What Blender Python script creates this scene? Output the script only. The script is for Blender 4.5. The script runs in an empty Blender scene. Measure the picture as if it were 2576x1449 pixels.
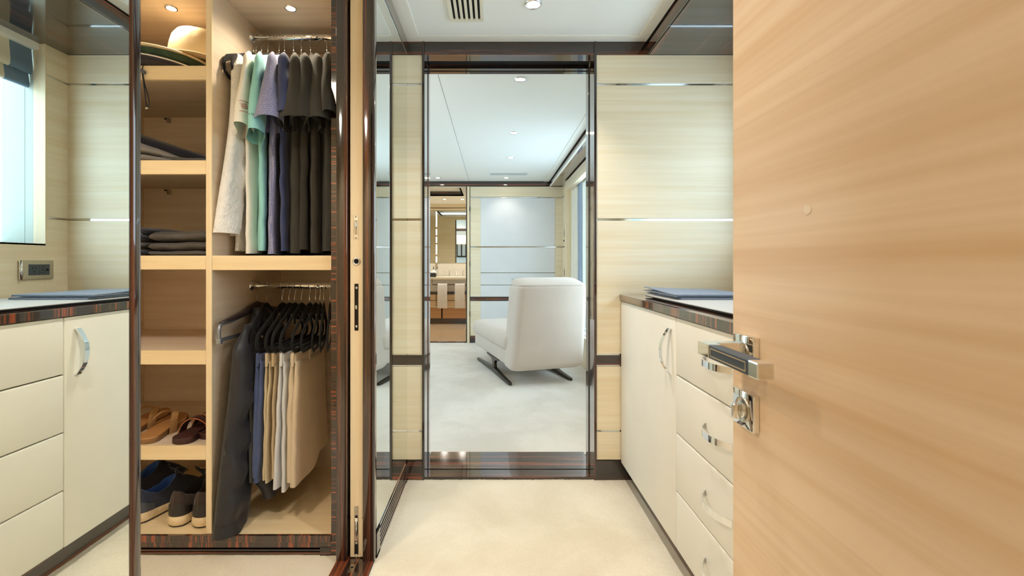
import bpy, bmesh, math, random
from mathutils import Vector, Matrix, noise
from mathutils.bvhtree import BVHTree

PI = math.pi
scene = bpy.context.scene
COL = scene.collection

# ------------------------------------------------------------------ camera
F_PX, EYE = 1145.0, 1.046                     # focal length in pixels of the 2576 px frame, eye height
cam_d = bpy.data.cameras.new('camera'); cam = bpy.data.objects.new('camera', cam_d); COL.objects.link(cam)
cam_d.sensor_width = 36.0; cam_d.lens = 36.0 * F_PX / 2576.0
cam_d.shift_x = 48.0 / 2576.0; cam_d.shift_y = -63.5 / 2576.0
cam_d.clip_start = 0.02; cam_d.clip_end = 60
cam.location = (0, 0, EYE); cam.rotation_euler = (PI / 2, 0, 0)
cam_d.dof.use_dof = True; cam_d.dof.focus_distance = 2.0; cam_d.dof.aperture_fstop = 8.0
scene.camera = cam

# ------------------------------------------------------------------ world, exposure
world = bpy.data.worlds.new('world'); scene.world = world; world.use_nodes = True
wb = world.node_tree.nodes['Background']
wb.inputs['Color'].default_value = (0.70, 0.85, 1.0, 1); wb.inputs['Strength'].default_value = 4.2
vs = scene.view_settings
vs.view_transform = 'Standard'; vs.look = 'None'; vs.exposure = 0.53; vs.gamma = 1.0; vs.use_curve_mapping = False
cy = scene.cycles
cy.use_denoising = True
cy.max_bounces = 14; cy.diffuse_bounces = 7; cy.glossy_bounces = 8; cy.transmission_bounces = 6; cy.transparent_max_bounces = 12
cy.caustics_reflective = True; cy.caustics_refractive = False
cy.sample_clamp_indirect = 6.0; cy.blur_glossy = 0.6

def portal(name, loc, rot, sx, sy):
    l = bpy.data.lights.new(name, 'AREA'); l.shape = 'RECTANGLE'; l.size = sx; l.size_y = sy
    l.cycles.is_portal = True
    o = bpy.data.objects.new(name, l); COL.objects.link(o); o.location = loc; o.rotation_euler = rot
    return o
portal('daylight_portal_dressing', (1.43, 1.14, 1.56), (0, PI / 2, 0), 0.9, 1.88)
portal('daylight_portal_bedroom', (1.22, 4.55, 1.15), (0, PI / 2, 0), 1.7, 1.9)
portal('daylight_portal_bedroom_far_side', (-3.24, 4.2, 1.38), (0, -PI / 2, 0), 1.24, 2.6)  # portal of the added, unseen bedroom window
LAMP_W = 28.0          # watts of one ceiling downlight
BED_W = 5.0
HALL_W = 46.0
WARM = (1.0, 0.93, 0.84)

# ------------------------------------------------------------------ mesh helpers
def V(*a): return Vector(a)
class MB:
    def __init__(s): s.v = []; s.f = []
    def add(s, vs_, fs):
        n = len(s.v); s.v += [tuple(p) for p in vs_]; s.f += [tuple(i + n for i in f) for f in fs]; return s
    def box(s, x0, x1, y0, y1, z0, z1, bev=0.0, seg=2):
        x0, x1 = min(x0, x1), max(x0, x1); y0, y1 = min(y0, y1), max(y0, y1); z0, z1 = min(z0, z1), max(z0, z1)
        if bev <= 0:
            vs_ = [(x, y, z) for z in (z0, z1) for y in (y0, y1) for x in (x0, x1)]
            return s.add(vs_, [(0, 2, 3, 1), (4, 5, 7, 6), (0, 1, 5, 4), (2, 6, 7, 3), (0, 4, 6, 2), (1, 3, 7, 5)])
        bm = bmesh.new(); bmesh.ops.create_cube(bm, size=1)
        for v in bm.verts:
            v.co = Vector(((x0 + x1) / 2 + v.co.x * (x1 - x0), (y0 + y1) / 2 + v.co.y * (y1 - y0), (z0 + z1) / 2 + v.co.z * (z1 - z0)))
        bev = min(bev, 0.49 * min(x1 - x0, y1 - y0, z1 - z0))
        bmesh.ops.bevel(bm, geom=bm.edges[:], offset=bev, segments=seg, affect='EDGES', profile=0.5)
        bm.verts.index_update()
        s.add([v.co for v in bm.verts], [[v.index for v in f.verts] for f in bm.faces]); bm.free(); return s
    def loft(s, rings, closed=True, cap0=False, cap1=False):
        n = len(rings[0]); vs_ = [p for r in rings for p in r]; fs = []
        m = n if closed else n - 1
        for i in range(len(rings) - 1):
            for j in range(m):
                k = (j + 1) % n
                fs.append((i * n + j, i * n + k, (i + 1) * n + k, (i + 1) * n + j))
        if cap0: fs.append(tuple(range(n - 1, -1, -1)))
        if cap1: b = (len(rings) - 1) * n; fs.append(tuple(b + j for j in range(n)))
        return s.add(vs_, fs)
    def tube(s, pts, r, seg=8, closed=False, flat=None, cap=True):
        """pts: path; r: radius or list; flat=(axis vector, factor) squashes the section along axis"""
        pts = [Vector(p) for p in pts]; n = len(pts); rings = []; up = None
        for i, p in enumerate(pts):
            a = pts[(i - 1) % n] if (closed or i > 0) else p
            b = pts[(i + 1) % n] if (closed or i < n - 1) else p
            t = (b - a).normalized()
            if up is None:
                up = Vector((0, 0, 1)) if abs(t.z) < 0.9 else Vector((1, 0, 0))
            x = up.cross(t); x = x.normalized() if x.length > 1e-6 else Vector((1, 0, 0)); y = t.cross(x).normalized(); up = y
            rr = r[i] if isinstance(r, (list, tuple)) else r
            ring = []
            for k in range(seg):
                o = x * math.cos(2 * PI * k / seg) * rr + y * math.sin(2 * PI * k / seg) * rr
                if flat: ax = Vector(flat[0]); o = o - ax * o.dot(ax) * (1 - flat[1])
                ring.append(p + o)
            rings.append(ring)
        if closed: rings.append(rings[0])
        return s.loft(rings, True, cap and not closed, cap and not closed)
    def lathe(s, prof, c=(0, 0, 0), seg=32, axis='Z', cap0=False, cap1=False):
        rings = []
        for r, h in prof:
            ring = []
            for k in range(seg):
                a = 2 * PI * k / seg; p = (r * math.cos(a), r * math.sin(a), h)
                if axis == 'X': p = (p[2], p[0], p[1])
                if axis == 'Y': p = (p[0], p[2], p[1])
                ring.append((c[0] + p[0], c[1] + p[1], c[2] + p[2]))
            rings.append(ring)
        return s.loft(rings, True, cap0, cap1)
    def grid(s, fn, nu, nv):
        vs_ = [fn(i / nu, j / nv) for j in range(nv + 1) for i in range(nu + 1)]
        fs = [(j * (nu + 1) + i, j * (nu + 1) + i + 1, (j + 1) * (nu + 1) + i + 1, (j + 1) * (nu + 1) + i) for j in range(nv) for i in range(nu)]
        return s.add(vs_, fs)
    def xf(s, m):
        s.v = [tuple(m @ Vector(p)) for p in s.v]; return s
    def build(s, name, mat, parent=None, smooth=False, local=False, angle=None):
        me = bpy.data.meshes.new(name); me.from_pydata(s.v, [], s.f); me.update()
        bm = bmesh.new(); bm.from_mesh(me); bmesh.ops.recalc_face_normals(bm, faces=bm.faces[:]); bm.to_mesh(me); bm.free()
        if mat is not None: me.materials.append(mat)
        if smooth:
            me.polygons.foreach_set('use_smooth', [True] * len(me.polygons))
            if angle: me.set_sharp_from_angle(angle=math.radians(angle))
        o = bpy.data.objects.new(name, me); COL.objects.link(o)
        if parent is not None: attach(o, parent, local)
        return o
def world_m(o):
    l = Matrix.LocRotScale(o.location, o.rotation_euler, o.scale)
    return world_m(o.parent) @ o.matrix_parent_inverse @ l if o.parent else l
def attach(o, parent, local=False):
    o.parent = parent
    if not local: o.matrix_parent_inverse = world_m(parent).inverted()
def tag(o, label, cat, group=None, kind=None):
    o['label'] = label; o['category'] = cat
    if group: o['group'] = group
    if kind: o['kind'] = kind
    return o
def thing(name, label, cat, loc=(0, 0, 0), rz=0.0, group=None, kind=None):
    o = bpy.data.objects.new(name, None); COL.objects.link(o); o.empty_display_size = 0.05
    o.location = loc; o.rotation_euler = (0, 0, rz)
    return tag(o, label, cat, group, kind)
def copy_thing(root, loc, rz, label, group=None):
    c = root.copy(); COL.objects.link(c); c.location = loc; c.rotation_euler = (0, 0, rz); c['label'] = label
    if group: c['group'] = group
    for ch in list(root.children):
        d = ch.copy(); COL.objects.link(d); d.parent = c
        for g in list(ch.children):
            e = g.copy(); COL.objects.link(e); e.parent = d
    return c
def bx(name, mat, parent, x0, x1, y0, y1, z0, z1, bev=0.0, local=False, smooth=False):
    return MB().box(x0, x1, y0, y1, z0, z1, bev).build(name, mat, parent, smooth=bev > 0 and smooth, local=local)
def nz(p, s, seed=0.0): return noise.noise(Vector((p[0] * s + seed * 7.13, p[1] * s - seed * 3.7, p[2] * s + seed * 1.9)))
def lerp(a, b, t): return a + (b - a) * t
def sstep(t): t = max(0, min(1, t)); return t * t * (3 - 2 * t)
def interp(tab, x):
    for (a, va), (b, vb) in zip(tab, tab[1:]):
        if x <= b: return lerp(va, vb, sstep((x - a) / (b - a)) if b > a else 0)
    return tab[-1][1]

# ------------------------------------------------------------------ materials
def C(r, g, b):
    f = lambda c: (c / 255 / 12.92) if c / 255 <= 0.04045 else ((c / 255 + 0.055) / 1.055) ** 2.4
    return (f(r), f(g), f(b), 1)
def new_mat(name):
    m = bpy.data.materials.new(name); m.use_nodes = True
    nt = m.node_tree; return m, nt, nt.nodes['Principled BSDF']
def setp(b, **k):
    for kk, v in k.items(): b.inputs[kk.replace('_', ' ')].default_value = v
def mapping(nt, scale, coord='Object', loc=(0, 0, 0)):
    tc = nt.nodes.new('ShaderNodeTexCoord'); mp = nt.nodes.new('ShaderNodeMapping')
    mp.inputs['Scale'].default_value = scale; mp.inputs['Location'].default_value = loc
    nt.links.new(tc.outputs[coord], mp.inputs['Vector']); return mp
def noise_n(nt, vec, scale=1.0, detail=3.0, rough=0.5, dist=0.0):
    n = nt.nodes.new('ShaderNodeTexNoise'); n.inputs['Scale'].default_value = scale; n.inputs['Detail'].default_value = detail
    n.inputs['Roughness'].default_value = rough; n.inputs['Distortion'].default_value = dist
    nt.links.new(vec.outputs['Vector'], n.inputs['Vector']); return n
def ramp(nt, src, stops):
    r = nt.nodes.new('ShaderNodeValToRGB'); e = r.color_ramp.elements
    while len(e) < len(stops): e.new(0.5)
    for i, (p, c) in enumerate(stops): e[i].position = p; e[i].color = c
    nt.links.new(src, r.inputs['Fac']); return r
def mixc(nt, fac, a, b, mode='MIX'):
    n = nt.nodes.new('ShaderNodeMix'); n.data_type = 'RGBA'; n.blend_type = mode
    if hasattr(fac, 'default_value') or not isinstance(fac, (int, float)): nt.links.new(fac, n.inputs[0])
    else: n.inputs[0].default_value = fac
    for s, i in ((a, 6), (b, 7)):
        if isinstance(s, tuple): n.inputs[i].default_value = s
        else: nt.links.new(s, n.inputs[i])
    return n.outputs[2]
def bump(nt, b, h, strength, dist):
    n = nt.nodes.new('ShaderNodeBump'); n.inputs['Strength'].default_value = strength; n.inputs['Distance'].default_value = dist
    nt.links.new(h, n.inputs['Height']); nt.links.new(n.outputs['Normal'], b.inputs['Normal'])
AX = {'X': lambda a, c: (a, c, c), 'Y': lambda a, c: (c, a, c), 'Z': lambda a, c: (c, c, a)}
def veneer(name, axis, c1, c2, along=1.3, across=38, rough=0.42, coat=0.15, broad=5.0):
    m, nt, b = new_mat(name)
    mp = mapping(nt, AX[axis](along, across)); n = noise_n(nt, mp, 1.0, 4.0, 0.6, 0.15)
    mp2 = mapping(nt, AX[axis](along * .4, broad), loc=(3, 1, 7)); n2 = noise_n(nt, mp2, 1.0, 2.0, 0.5)
    mp3 = mapping(nt, AX[axis](along * 2.2, across * 4)); n3 = noise_n(nt, mp3, 1.0, 2.0, 0.5)
    r = ramp(nt, n.outputs['Fac'], [(0.32, c2), (0.62, c1)])
    d = tuple(x * 0.86 for x in c2[:3]) + (1,)
    c = mixc(nt, ramp(nt, n2.outputs['Fac'], [(0.35, (0, 0, 0, 1)), (0.75, (.32, .32, .32, 1))]).outputs['Color'], r.outputs['Color'], d)
    c = mixc(nt, ramp(nt, n3.outputs['Fac'], [(0.30, (.16, .16, .16, 1)), (0.45, (0, 0, 0, 1))]).outputs['Color'], c, d)
    nt.links.new(c, b.inputs['Base Color']); setp(b, Roughness=rough, Coat_Weight=coat, Coat_Roughness=0.25)
    bump(nt, b, n3.outputs['Fac'], 0.06, 0.001)
    return m
def ebony(name, axis, along=0.5, across=34, warm=1.0, dk=None, md=None):
    m, nt, b = new_mat(name)
    mp = mapping(nt, AX[axis](along, across)); n = noise_n(nt, mp, 1.0, 3.0, 0.7, 0.3)
    mp2 = mapping(nt, AX[axis](along * .6, across * .28), loc=(5, 2, 1)); n2 = noise_n(nt, mp2, 1.0, 2.0, 0.6)
    dk = dk or C(28, 20, 18); md = md or C(56, 36, 29); hi = C(int(70 + 78 * warm), int(44 + 30 * warm), int(32 + 12 * warm))
    r = ramp(nt, n.outputs['Fac'], [(0.40, dk), (0.54, md), (0.60, hi), (0.66, md), (0.74, hi)])
    c = mixc(nt, ramp(nt, n2.outputs['Fac'], [(0.52, (0, 0, 0, 1)), (0.66, (1, 1, 1, 1))]).outputs['Color'], r.outputs['Color'], dk)
    nt.links.new(c, b.inputs['Base Color']); setp(b, Roughness=0.10, IOR=1.55, Coat_Weight=1.0, Coat_Roughness=0.02)
    return m
def plain(name, col, rough=0.6, metal=0.0, **k):
    m, nt, b = new_mat(name); setp(b, Base_Color=col, Roughness=rough, Metallic=metal, **k); return m
def cloth(name, col, var=0.12, scale=500, sheen=0.25, rough=0.9, weave=0.25, col2=None, big=9):
    m, nt, b = new_mat(name)
    mp = mapping(nt, (1, 1, 1)); n = noise_n(nt, mp, scale, 2.0); n2 = noise_n(nt, mp, big, 3.0)
    d = col2 or tuple(x * (1 - 2 * var) for x in col[:3]) + (1,)
    c = mixc(nt, ramp(nt, n2.outputs['Fac'], [(0.3, (0, 0, 0, 1)), (0.7, (1, 1, 1, 1))]).outputs['Color'], d, col)
    c = mixc(nt, ramp(nt, n.outputs['Fac'], [(0.3, (weave, weave, weave, 1)), (0.6, (0, 0, 0, 1))]).outputs['Color'], c, d)
    nt.links.new(c, b.inputs['Base Color']); setp(b, Roughness=rough, Sheen_Weight=sheen, Sheen_Roughness=0.5)
    bump(nt, b, n.outputs['Fac'], 0.15, 0.001)
    return m
def emit(name, col, s):
    m = bpy.data.materials.new(name); m.use_nodes = True; nt = m.node_tree; nt.nodes.clear()
    e = nt.nodes.new('ShaderNodeEmission'); o = nt.nodes.new('ShaderNodeOutputMaterial')
    e.inputs['Color'].default_value = tuple(col[:3]) + (1,); e.inputs['Strength'].default_value = s
    nt.links.new(e.outputs[0], o.inputs['Surface']); return m
M = {}
MA1, MA2 = C(236, 225, 200), C(228, 211, 177)
M['maple_x'] = veneer('maple_horizontal_x', 'X', MA1, MA2)
M['maple_y'] = veneer('maple_horizontal_y', 'Y', MA1, MA2)
M['maple_z'] = veneer('maple_vertical', 'Z', C(238, 222, 190), C(230, 208, 170))
M['maple_dark_x'] = veneer('wardrobe_lining_x', 'X', C(222, 205, 187), C(208, 189, 168), along=1.0, across=30, coat=0.05, rough=.5)
M['maple_dark_y'] = veneer('wardrobe_lining_y', 'Y', C(228, 212, 192), C(216, 198, 174), along=1.0, across=30, coat=0.05, rough=.5)
M['shelf_x'] = veneer('shelf_lipping_x', 'X', C(236, 216, 178), C(226, 202, 160), along=1.5, across=26)
M['door_y'] = veneer('entry_door_veneer', 'Y', C(232, 206, 174), C(214, 180, 140), along=0.55, across=26, broad=9, rough=0.38)
M['ebony_x'] = ebony('ebony_horizontal_x', 'X'); M['ebony_y'] = ebony('ebony_horizontal_y', 'Y', warm=.9)
M['ebony_z'] = ebony('ebony_vertical', 'Z', across=46, warm=.5)
M['ebony_ceiling'] = ebony('ebony_bulkhead', 'Y', along=.25, across=20, warm=.7)
M['ebony_edge'] = ebony('ebony_cross_grain_x', 'Z', along=.4, across=60, warm=1.2, dk=C(48, 38, 32), md=C(80, 60, 47))
M['ebony_cross'] = ebony('ebony_cross_grain', 'X', along=.4, across=95, warm=1.35)
M['chrome'] = plain('chrome', (0.86, 0.87, 0.88, 1), 0.04, 1.0)
M['chrome_strip'] = plain('polished_inlay', (0.78, 0.80, 0.82, 1), 0.08, 1.0)
M['steel'] = plain('brushed_nickel', C(188, 180, 165), 0.28, 1.0)
M['mirror'] = plain('mirror_glass', (0.85, 0.89, 0.85, 1), 0.0, 1.0)
M['black'] = plain('black_plastic', C(16, 16, 17), 0.5)
M['void'] = plain('dark_slot', C(8, 7, 7), 0.9)
M['white_ceiling'] = plain('ceiling_white', C(234, 238, 238), 0.55)
M['white_trim'] = plain('ceiling_trim_white', C(236, 236, 230), 0.5)
M['vent_white'] = plain('vent_white', C(226, 222, 206), 0.5)
M['lens'] = emit('lamp_lens', (1.0, 0.86, 0.62), 30)
def carpet_mat(name, a, b_):
    m, nt, b = new_mat(name)
    mp = mapping(nt, (1, 1, 1)); n = noise_n(nt, mp, 2.2, 4.0, 0.6, 0.4); f = noise_n(nt, mp, 420, 2.0, 0.7); g = noise_n(nt, mp, 60, 3.0, 0.6)
    c = mixc(nt, ramp(nt, n.outputs['Fac'], [(0.40, (0, 0, 0, 1)), (0.60, (1, 1, 1, 1))]).outputs['Color'], tuple(x * .94 for x in a[:3]) + (1,), b_)
    d = tuple(x * .72 for x in a[:3]) + (1,)
    c = mixc(nt, ramp(nt, f.outputs['Fac'], [(0.34, (.5, .5, .5, 1)), (0.6, (0, 0, 0, 1))]).outputs['Color'], c, d)
    nt.links.new(c, b.inputs['Base Color']); setp(b, Roughness=1.0, Sheen_Weight=0.35, Sheen_Roughness=0.4)
    mx = nt.nodes.new('ShaderNodeMath'); mx.operation = 'ADD'; nt.links.new(f.outputs['Fac'], mx.inputs[0]); nt.links.new(g.outputs['Fac'], mx.inputs[1])
    bump(nt, b, mx.outputs[0], 0.5, 0.004); return m
M['carpet'] = carpet_mat('cream_carpet', C(232, 220, 196), C(240, 230, 210))
M['carpet_bed'] = carpet_mat('pale_carpet', C(224, 217, 206), C(234, 228, 219))
def leather(name, a, s=160, st=.12):
    m, nt, b = new_mat(name); mp = mapping(nt, (1, 1, 1)); n = noise_n(nt, mp, s, 4.0, .6); g = noise_n(nt, mp, 5, 2.0)
    d = tuple(x * .9 for x in a[:3]) + (1,)
    nt.links.new(mixc(nt, g.outputs['Fac'], d, a), b.inputs['Base Color']); setp(b, Roughness=.55); bump(nt, b, n.outputs['Fac'], st, .001); return m
M['cream_leather'] = leather('cream_leather', C(234, 230, 220))
M['white_leather'] = leather('white_leather', C(224, 226, 228))
M['folder'] = leather('blue_grey_leather', C(128, 140, 160))
M['pad'] = leather('pale_desk_pad', C(184, 181, 178))
M['paper'] = plain('paper', C(226, 228, 232), .8)
M['lever_leather'] = leather('dark_slate_leather', C(62, 72, 84))
M['stitch'] = plain('beige_stitching', C(176, 160, 128), .7)
def pane_mat():
    m = bpy.data.materials.new('window_pane'); m.use_nodes = True; nt = m.node_tree; nt.nodes.clear()
    t = nt.nodes.new('ShaderNodeBsdfTransparent'); g = nt.nodes.new('ShaderNodeBsdfGlossy'); x = nt.nodes.new('ShaderNodeMixShader'); o = nt.nodes.new('ShaderNodeOutputMaterial')
    t.inputs['Color'].default_value = (.93, .97, .96, 1); g.inputs['Roughness'].default_value = .01; x.inputs[0].default_value = .07
    nt.links.new(t.outputs[0], x.inputs[1]); nt.links.new(g.outputs[0], x.inputs[2]); nt.links.new(x.outputs[0], o.inputs['Surface']); return m
M['pane'] = pane_mat()
# ================================================================== THE SETTING
XM = -0.413          # mirror plane of the left partitions
XR = 1.228           # window wall
YE, YB = 2.20, 2.38  # far wall of the dressing room: front and bedroom faces
ZC, ZK = 2.111, 2.048  # ceiling, underside of cornice / bulkhead
DX0, DX1 = -0.329, 0.487   # doorway to the bedroom
ST = 'structure'

# ---- floors
def carpet_mesh(x0, x1, y0, y1, step, amp, seed):
    nx, ny = int((x1 - x0) / step), int((y1 - y0) / step)
    def fn(u, v):
        x, y = lerp(x0, x1, u), lerp(y0, y1, v)
        return (x, y, amp * (0.6 * nz((x, y, 0), 90, seed) + 0.5 * nz((x, y, 0), 14, seed)))
    return MB().grid(fn, nx, ny)
fl = carpet_mesh(-0.415, 0.70, 0.45, 2.198, 0.007, 0.0035, 1).build('floor', M['carpet'], None, smooth=True)
tag(fl, 'cream cut-pile carpet of the dressing room in front of the doorway', 'carpet', kind=ST)
fl = carpet_mesh(-1.75, -0.545, 0.45, 1.66, 0.008, 0.0035, 2).build('floor', M['carpet'], None, smooth=True)
tag(fl, 'cream carpet in front of the open wardrobe', 'carpet', kind=ST)
m = MB(); m.box(-1.75, 1.25, -2.0, 0.45, -0.03, -0.001); m.box(-1.75, 1.25, 0.45, 2.2, -0.03, -0.008); 
tag(m.build('floor', M['carpet'], None), 'cream carpet under the entrance behind the camera', 'carpet', kind=ST)
fl = carpet_mesh(-1.3, 0.95, 2.49, 5.955, 0.02, 0.006, 3).build('floor', M['carpet_bed'], None, smooth=True)
tag(fl, 'pale carpet of the bedroom around the chaise', 'carpet', kind=ST)
tag(MB().box(-3.2, 1.3, 2.38, 5.96, -0.03, -0.008).build('floor', M['carpet_bed'], None), 'pale carpet of the far bedroom floor', 'carpet', kind=ST)

# ---- far wall with doorway
def far_wall_panels(root, x0, x1):
    y0, y1 = YE - 0.006, YE + 0.01
    for z0, z1 in ((1.912, ZK), (1.259, 1.902), (0.606, 1.249), (0.239, 0.547), (0.096, 0.229)):
        bx('panel', M['maple_x'], root, x0, x1, y0, y1, z0 + .0006, z1 - .0006, .0012)
    for z0, z1 in ((1.902, 1.912), (1.249, 1.259), (0.600, 0.606), (0.547, 0.553), (0.229, 0.239)):
        bx('chrome_inlay', M['chrome_strip'], root, x0, x1, YE - .001, y1, z0, z1)
    bx('dado_band', M['ebony_x'], root, x0, x1, y0 - .002, y1, 0.553, 0.600, .001)
    bx('baseboard', M['ebony_x'], root, x0, x1, y0 - .004, y1, 0.0, 0.094, .001)
    bx('cornice', M['ebony_x'], root, x0, x1, y0 - .002, y1, ZK, ZC)
wl = thing('wall_far', 'maple panelled strip of end wall between mirror and doorway', 'wall', (-.37, YE, 0), kind=ST)
bx('backing', M['maple_x'], wl, -0.56, DX0 - .009, YE + .01, YB, 0, ZC + .06)
far_wall_panels(wl, XM - .04, DX0 - .010)
wr = thing('wall_far', 'maple panelled end wall right of the doorway with polished inlays', 'wall', (.86, YE, 0), kind=ST)
bx('backing', M['maple_x'], wr, DX1 + .009, 1.45, YE + .01, YB, 0, ZC + .06)
far_wall_panels(wr, DX1 + .010, XR + .01)
# bedroom side of the same wall
wb_ = thing('wall_near', 'white panelled bedroom wall seen only in the bathroom mirror', 'wall', (-1.6, YB, 0), kind=ST)
for x0, x1 in ((-3.2, -1.9), (-1.89, -0.56), (-0.55, DX0 - .01)):
    for z0, z1 in ((0.0, .545), (.60, 1.25), (1.26, 2.04)):
        bx('panel', M['white_leather'], wb_, x0, x1 - .006, YB, YB + .02, z0 + .003, z1 - .003, .002)
bx('backing', M['void'], wb_, -3.2, -0.56, YB - .05, YB, 0, ZC)
bx('cornice', M['ebony_x'], wb_, -3.2, .95, YB, YB + .03, 2.045, ZC)
# doorway frame (pocket door head and jambs)
fr = thing('trim_1', 'glossy ebony frame of the doorway to the bedroom', 'door frame', (.08, YE, 0), kind=ST)
for sx, xa, nm in ((-1, DX0, 'jamb'), (1, DX1, 'jamb')):
    o = .012 * sx
    bx('jamb', M['ebony_z'], fr, xa, xa + o, YE - .012, 2.285, 0, ZC, .0012)
    bx('jamb', M['ebony_z'], fr, xa, xa + o, 2.325, 2.385, 0, ZK, .0012)
    bx('pocket_slot', M['void'], fr, xa + o * .9, xa + o * 1.3, 2.28, 2.33, 0, ZK)
bx('lintel', M['ebony_x'], fr, DX0, DX1, YE - .008, 2.262, ZK, ZC, .001)
bx('lintel', M['ebony_x'], fr, DX0, DX1, 2.350, 2.385, ZK, ZC + .05, .001)
bx('pocket_slot', M['void'], fr, DX0, DX1, 2.262, 2.350, ZK + .02, ZC)
th = thing('trim_2', 'glossy ebony threshold across the bedroom doorway', 'threshold', (.08, 2.3, 0), kind=ST)
bx('front_board', M['ebony_x'], th, DX0 - .01, DX1 + .01, YE - .004, 2.276, -.02, .012, .002)
bx('back_board', M['ebony_x'], th, DX0 - .01, DX1 + .01, 2.284, 2.492, -.02, .012, .002)
bx('guide_groove', M['void'], th, DX0, DX1, 2.276, 2.284, -.02, .003)

# ---- left partition, far half (mirror, louvred plinth, pocket with sliding leaf)
YP = 1.582
pf = thing('wall_left', 'mirror clad partition beside the doorway with ebony trim', 'mirror wall', (XM, 1.9, 0), kind=ST)
bx('mirror_panel', M['mirror'], pf, XM - .006, XM, YP + .030, YE - .006, .097, ZK, 0)
bx('cornice', M['ebony_y'], pf, XM - .03, XM + .002, YP + .028, YE - .006, ZK, ZC, .001)
bx('end_post', M['ebony_z'], pf, XM - .040, XM + .001, YP, YP + .031, 0, ZC, .003, smooth=True)
bx('end_post', M['ebony_z'], pf, -0.546, -0.508, YP, YP + .06, 0, ZC, .003, smooth=True)
bx('core', M['void'], pf, XM - .012, XM - .006, YP + .031, YE, 0, ZC)
bx('core', M['void'], pf, -0.546, -0.508, YP + .06, YE, 0, ZC)
zs = [0.008, 0.024, 0.040, 0.056, 0.072, 0.088]
bx('plinth_back', M['void'], pf, XM - .02, XM - .008, YP + .03, YE - .006, 0, .097)
bx('plinth_rail', M['ebony_y'], pf, XM - .012, XM + .003, YP + .03, YE - .006, .086, .097, .001)
bx('plinth_rail', M['ebony_y'], pf, XM - .012, XM + .003, YP + .03, YE - .006, -.01, .012, .001)
bx('plinth_end', M['ebony_z'], pf, XM - .012, XM + .003, YP + .03, YP + .075, 0, .097, .001)
bx('plinth_end', M['ebony_z'], pf, XM - .012, XM + .003, YE - .05, YE - .006, 0, .097, .001)
for z in (.020, .036, .052, .068):
    bx('louvre_slat', M['ebony_y'], pf, XM - .012, XM + .003, YP + .07, YE - .045, z, z + .0085, .0015)
# the leaf parked in its pocket
lf = thing('door_1', 'maple pocket door leaf seen edge-on with steel latch hardware', 'door', (-.479, YP + .016, 0), kind=ST)
bx('leaf', M['maple_z'], lf, -.5015, -.4565, YP + .016, YE - .02, .012, ZC - .01, .002)
for xs in (-.5018, -.4562):
    bx('edge_notch', M['void'], lf, xs - .002, xs + .002, YP + .0145, YP + .03, .149, .153)
yl = YP + .016
fp = bx('edge_pull', M['chrome'], lf, -.489, -.472, yl - .002, yl + .004, 1.128, 1.212, .0015)
bx('pull_recess', M['steel'], fp, -.4855, -.4755, yl - .0028, yl - .001, 1.144, 1.196, .001)
MB().tube([(-.4805, yl - .003, 1.162 + .006 * k) for k in range(6)], [.002, .003, .0035, .0035, .003, .002], 8).build('pull_finger', M['chrome'], fp, smooth=True)
lc = MB().lathe([(.0135, 0), (.0135, -.003), (.011, -.004), (.0085, -.003), (.0085, .006)], (-.479, yl, 1.051), 24, 'Y').build('lock_bezel', M['chrome'], lf, smooth=True)
MB().lathe([(.0001, -.0012), (.0086, -.0012)], (-.479, yl, 1.051), 20, 'Y').build('keyhole', M['void'], lc)
pl_ = bx('lock_plate', plain('lock_plate_grey', C(54, 50, 48), .3, .9), lf, -.486, -.472, yl - .0016, yl + .003, .808, .973, .0012)
for z in (.823, .958):
    MB().lathe([(.0001, -.0032), (.0042, -.0030), (.0048, -.001)], (-.479, yl, z), 14, 'Y').build('screw', M['chrome'], pl_, smooth=True)
bx('latch_tongue', M['chrome'], pl_, -.4825, -.4755, yl - .004, yl, .883, .897, .002)
for z in (1.133, 1.207):
    MB().lathe([(.0001, -.0036), (.003, -.0034), (.0036, -.002)], (-.4805, yl, z), 12, 'Y').build('screw', M['steel'], fp, smooth=True)
fb = bx('flush_bolt', M['steel'], lf, -.4865, -.4715, yl - .0015, yl + .003, .022, .192, .0008)
bx('bolt_slot', M['void'], fb, -.4835, -.4745, yl - .0017, yl, .095, .160)
bx('bolt_lever', M['chrome'], fb, -.4835, -.4745, yl - .005, yl, .138, .152, .0015)
MB().tube([(-.479, yl - .003, .140), (-.479, yl - .003, .085)], .0028, 8).build('bolt_rod', M['chrome'], fb, smooth=True)
bx('bolt_shoe', M['chrome'], fb, -.483, -.475, yl - .005, yl, .070, .088, .002)
bx('bolt_foot', M['black'], fb, -.4855, -.4725, yl - .002, yl, .024, .058)
for z in (.180, .063):
    MB().lathe([(.0001, -.0045), (.0032, -.0042), (.0038, -.002)], (-.479, yl, z), 12, 'Y').build('screw', M['chrome'], fb, smooth=True)
MB().tube([(-.479, yl + .001, .024), (-.479, yl + .001, .004)], .0035, 8).build('bolt_pin', M['chrome'], fb, smooth=True)
# floor strip of the pocket door
fs_ = thing('trim_3', 'ebony floor strip of the sliding wardrobe door with chrome edge', 'threshold', (-.48, 1.1, 0), kind=ST)
bx('strip', M['ebony_y'], fs_, -.545, -.415, .53, YP + .03, -.02, .009, .001)
bx('edge_inlay', M['chrome_strip'], fs_, -.415, -.4115, .53, YP, -.02, .0095)
bx('bolt_keep', M['steel'], fs_, -.489, -.469, 1.525, 1.565, .0, .0098)
MB().lathe([(.0001, .0101), (.005, .0101)], (-.479, 1.548, 0), 16).build('bolt_hole', M['void'], fs_)

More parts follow.
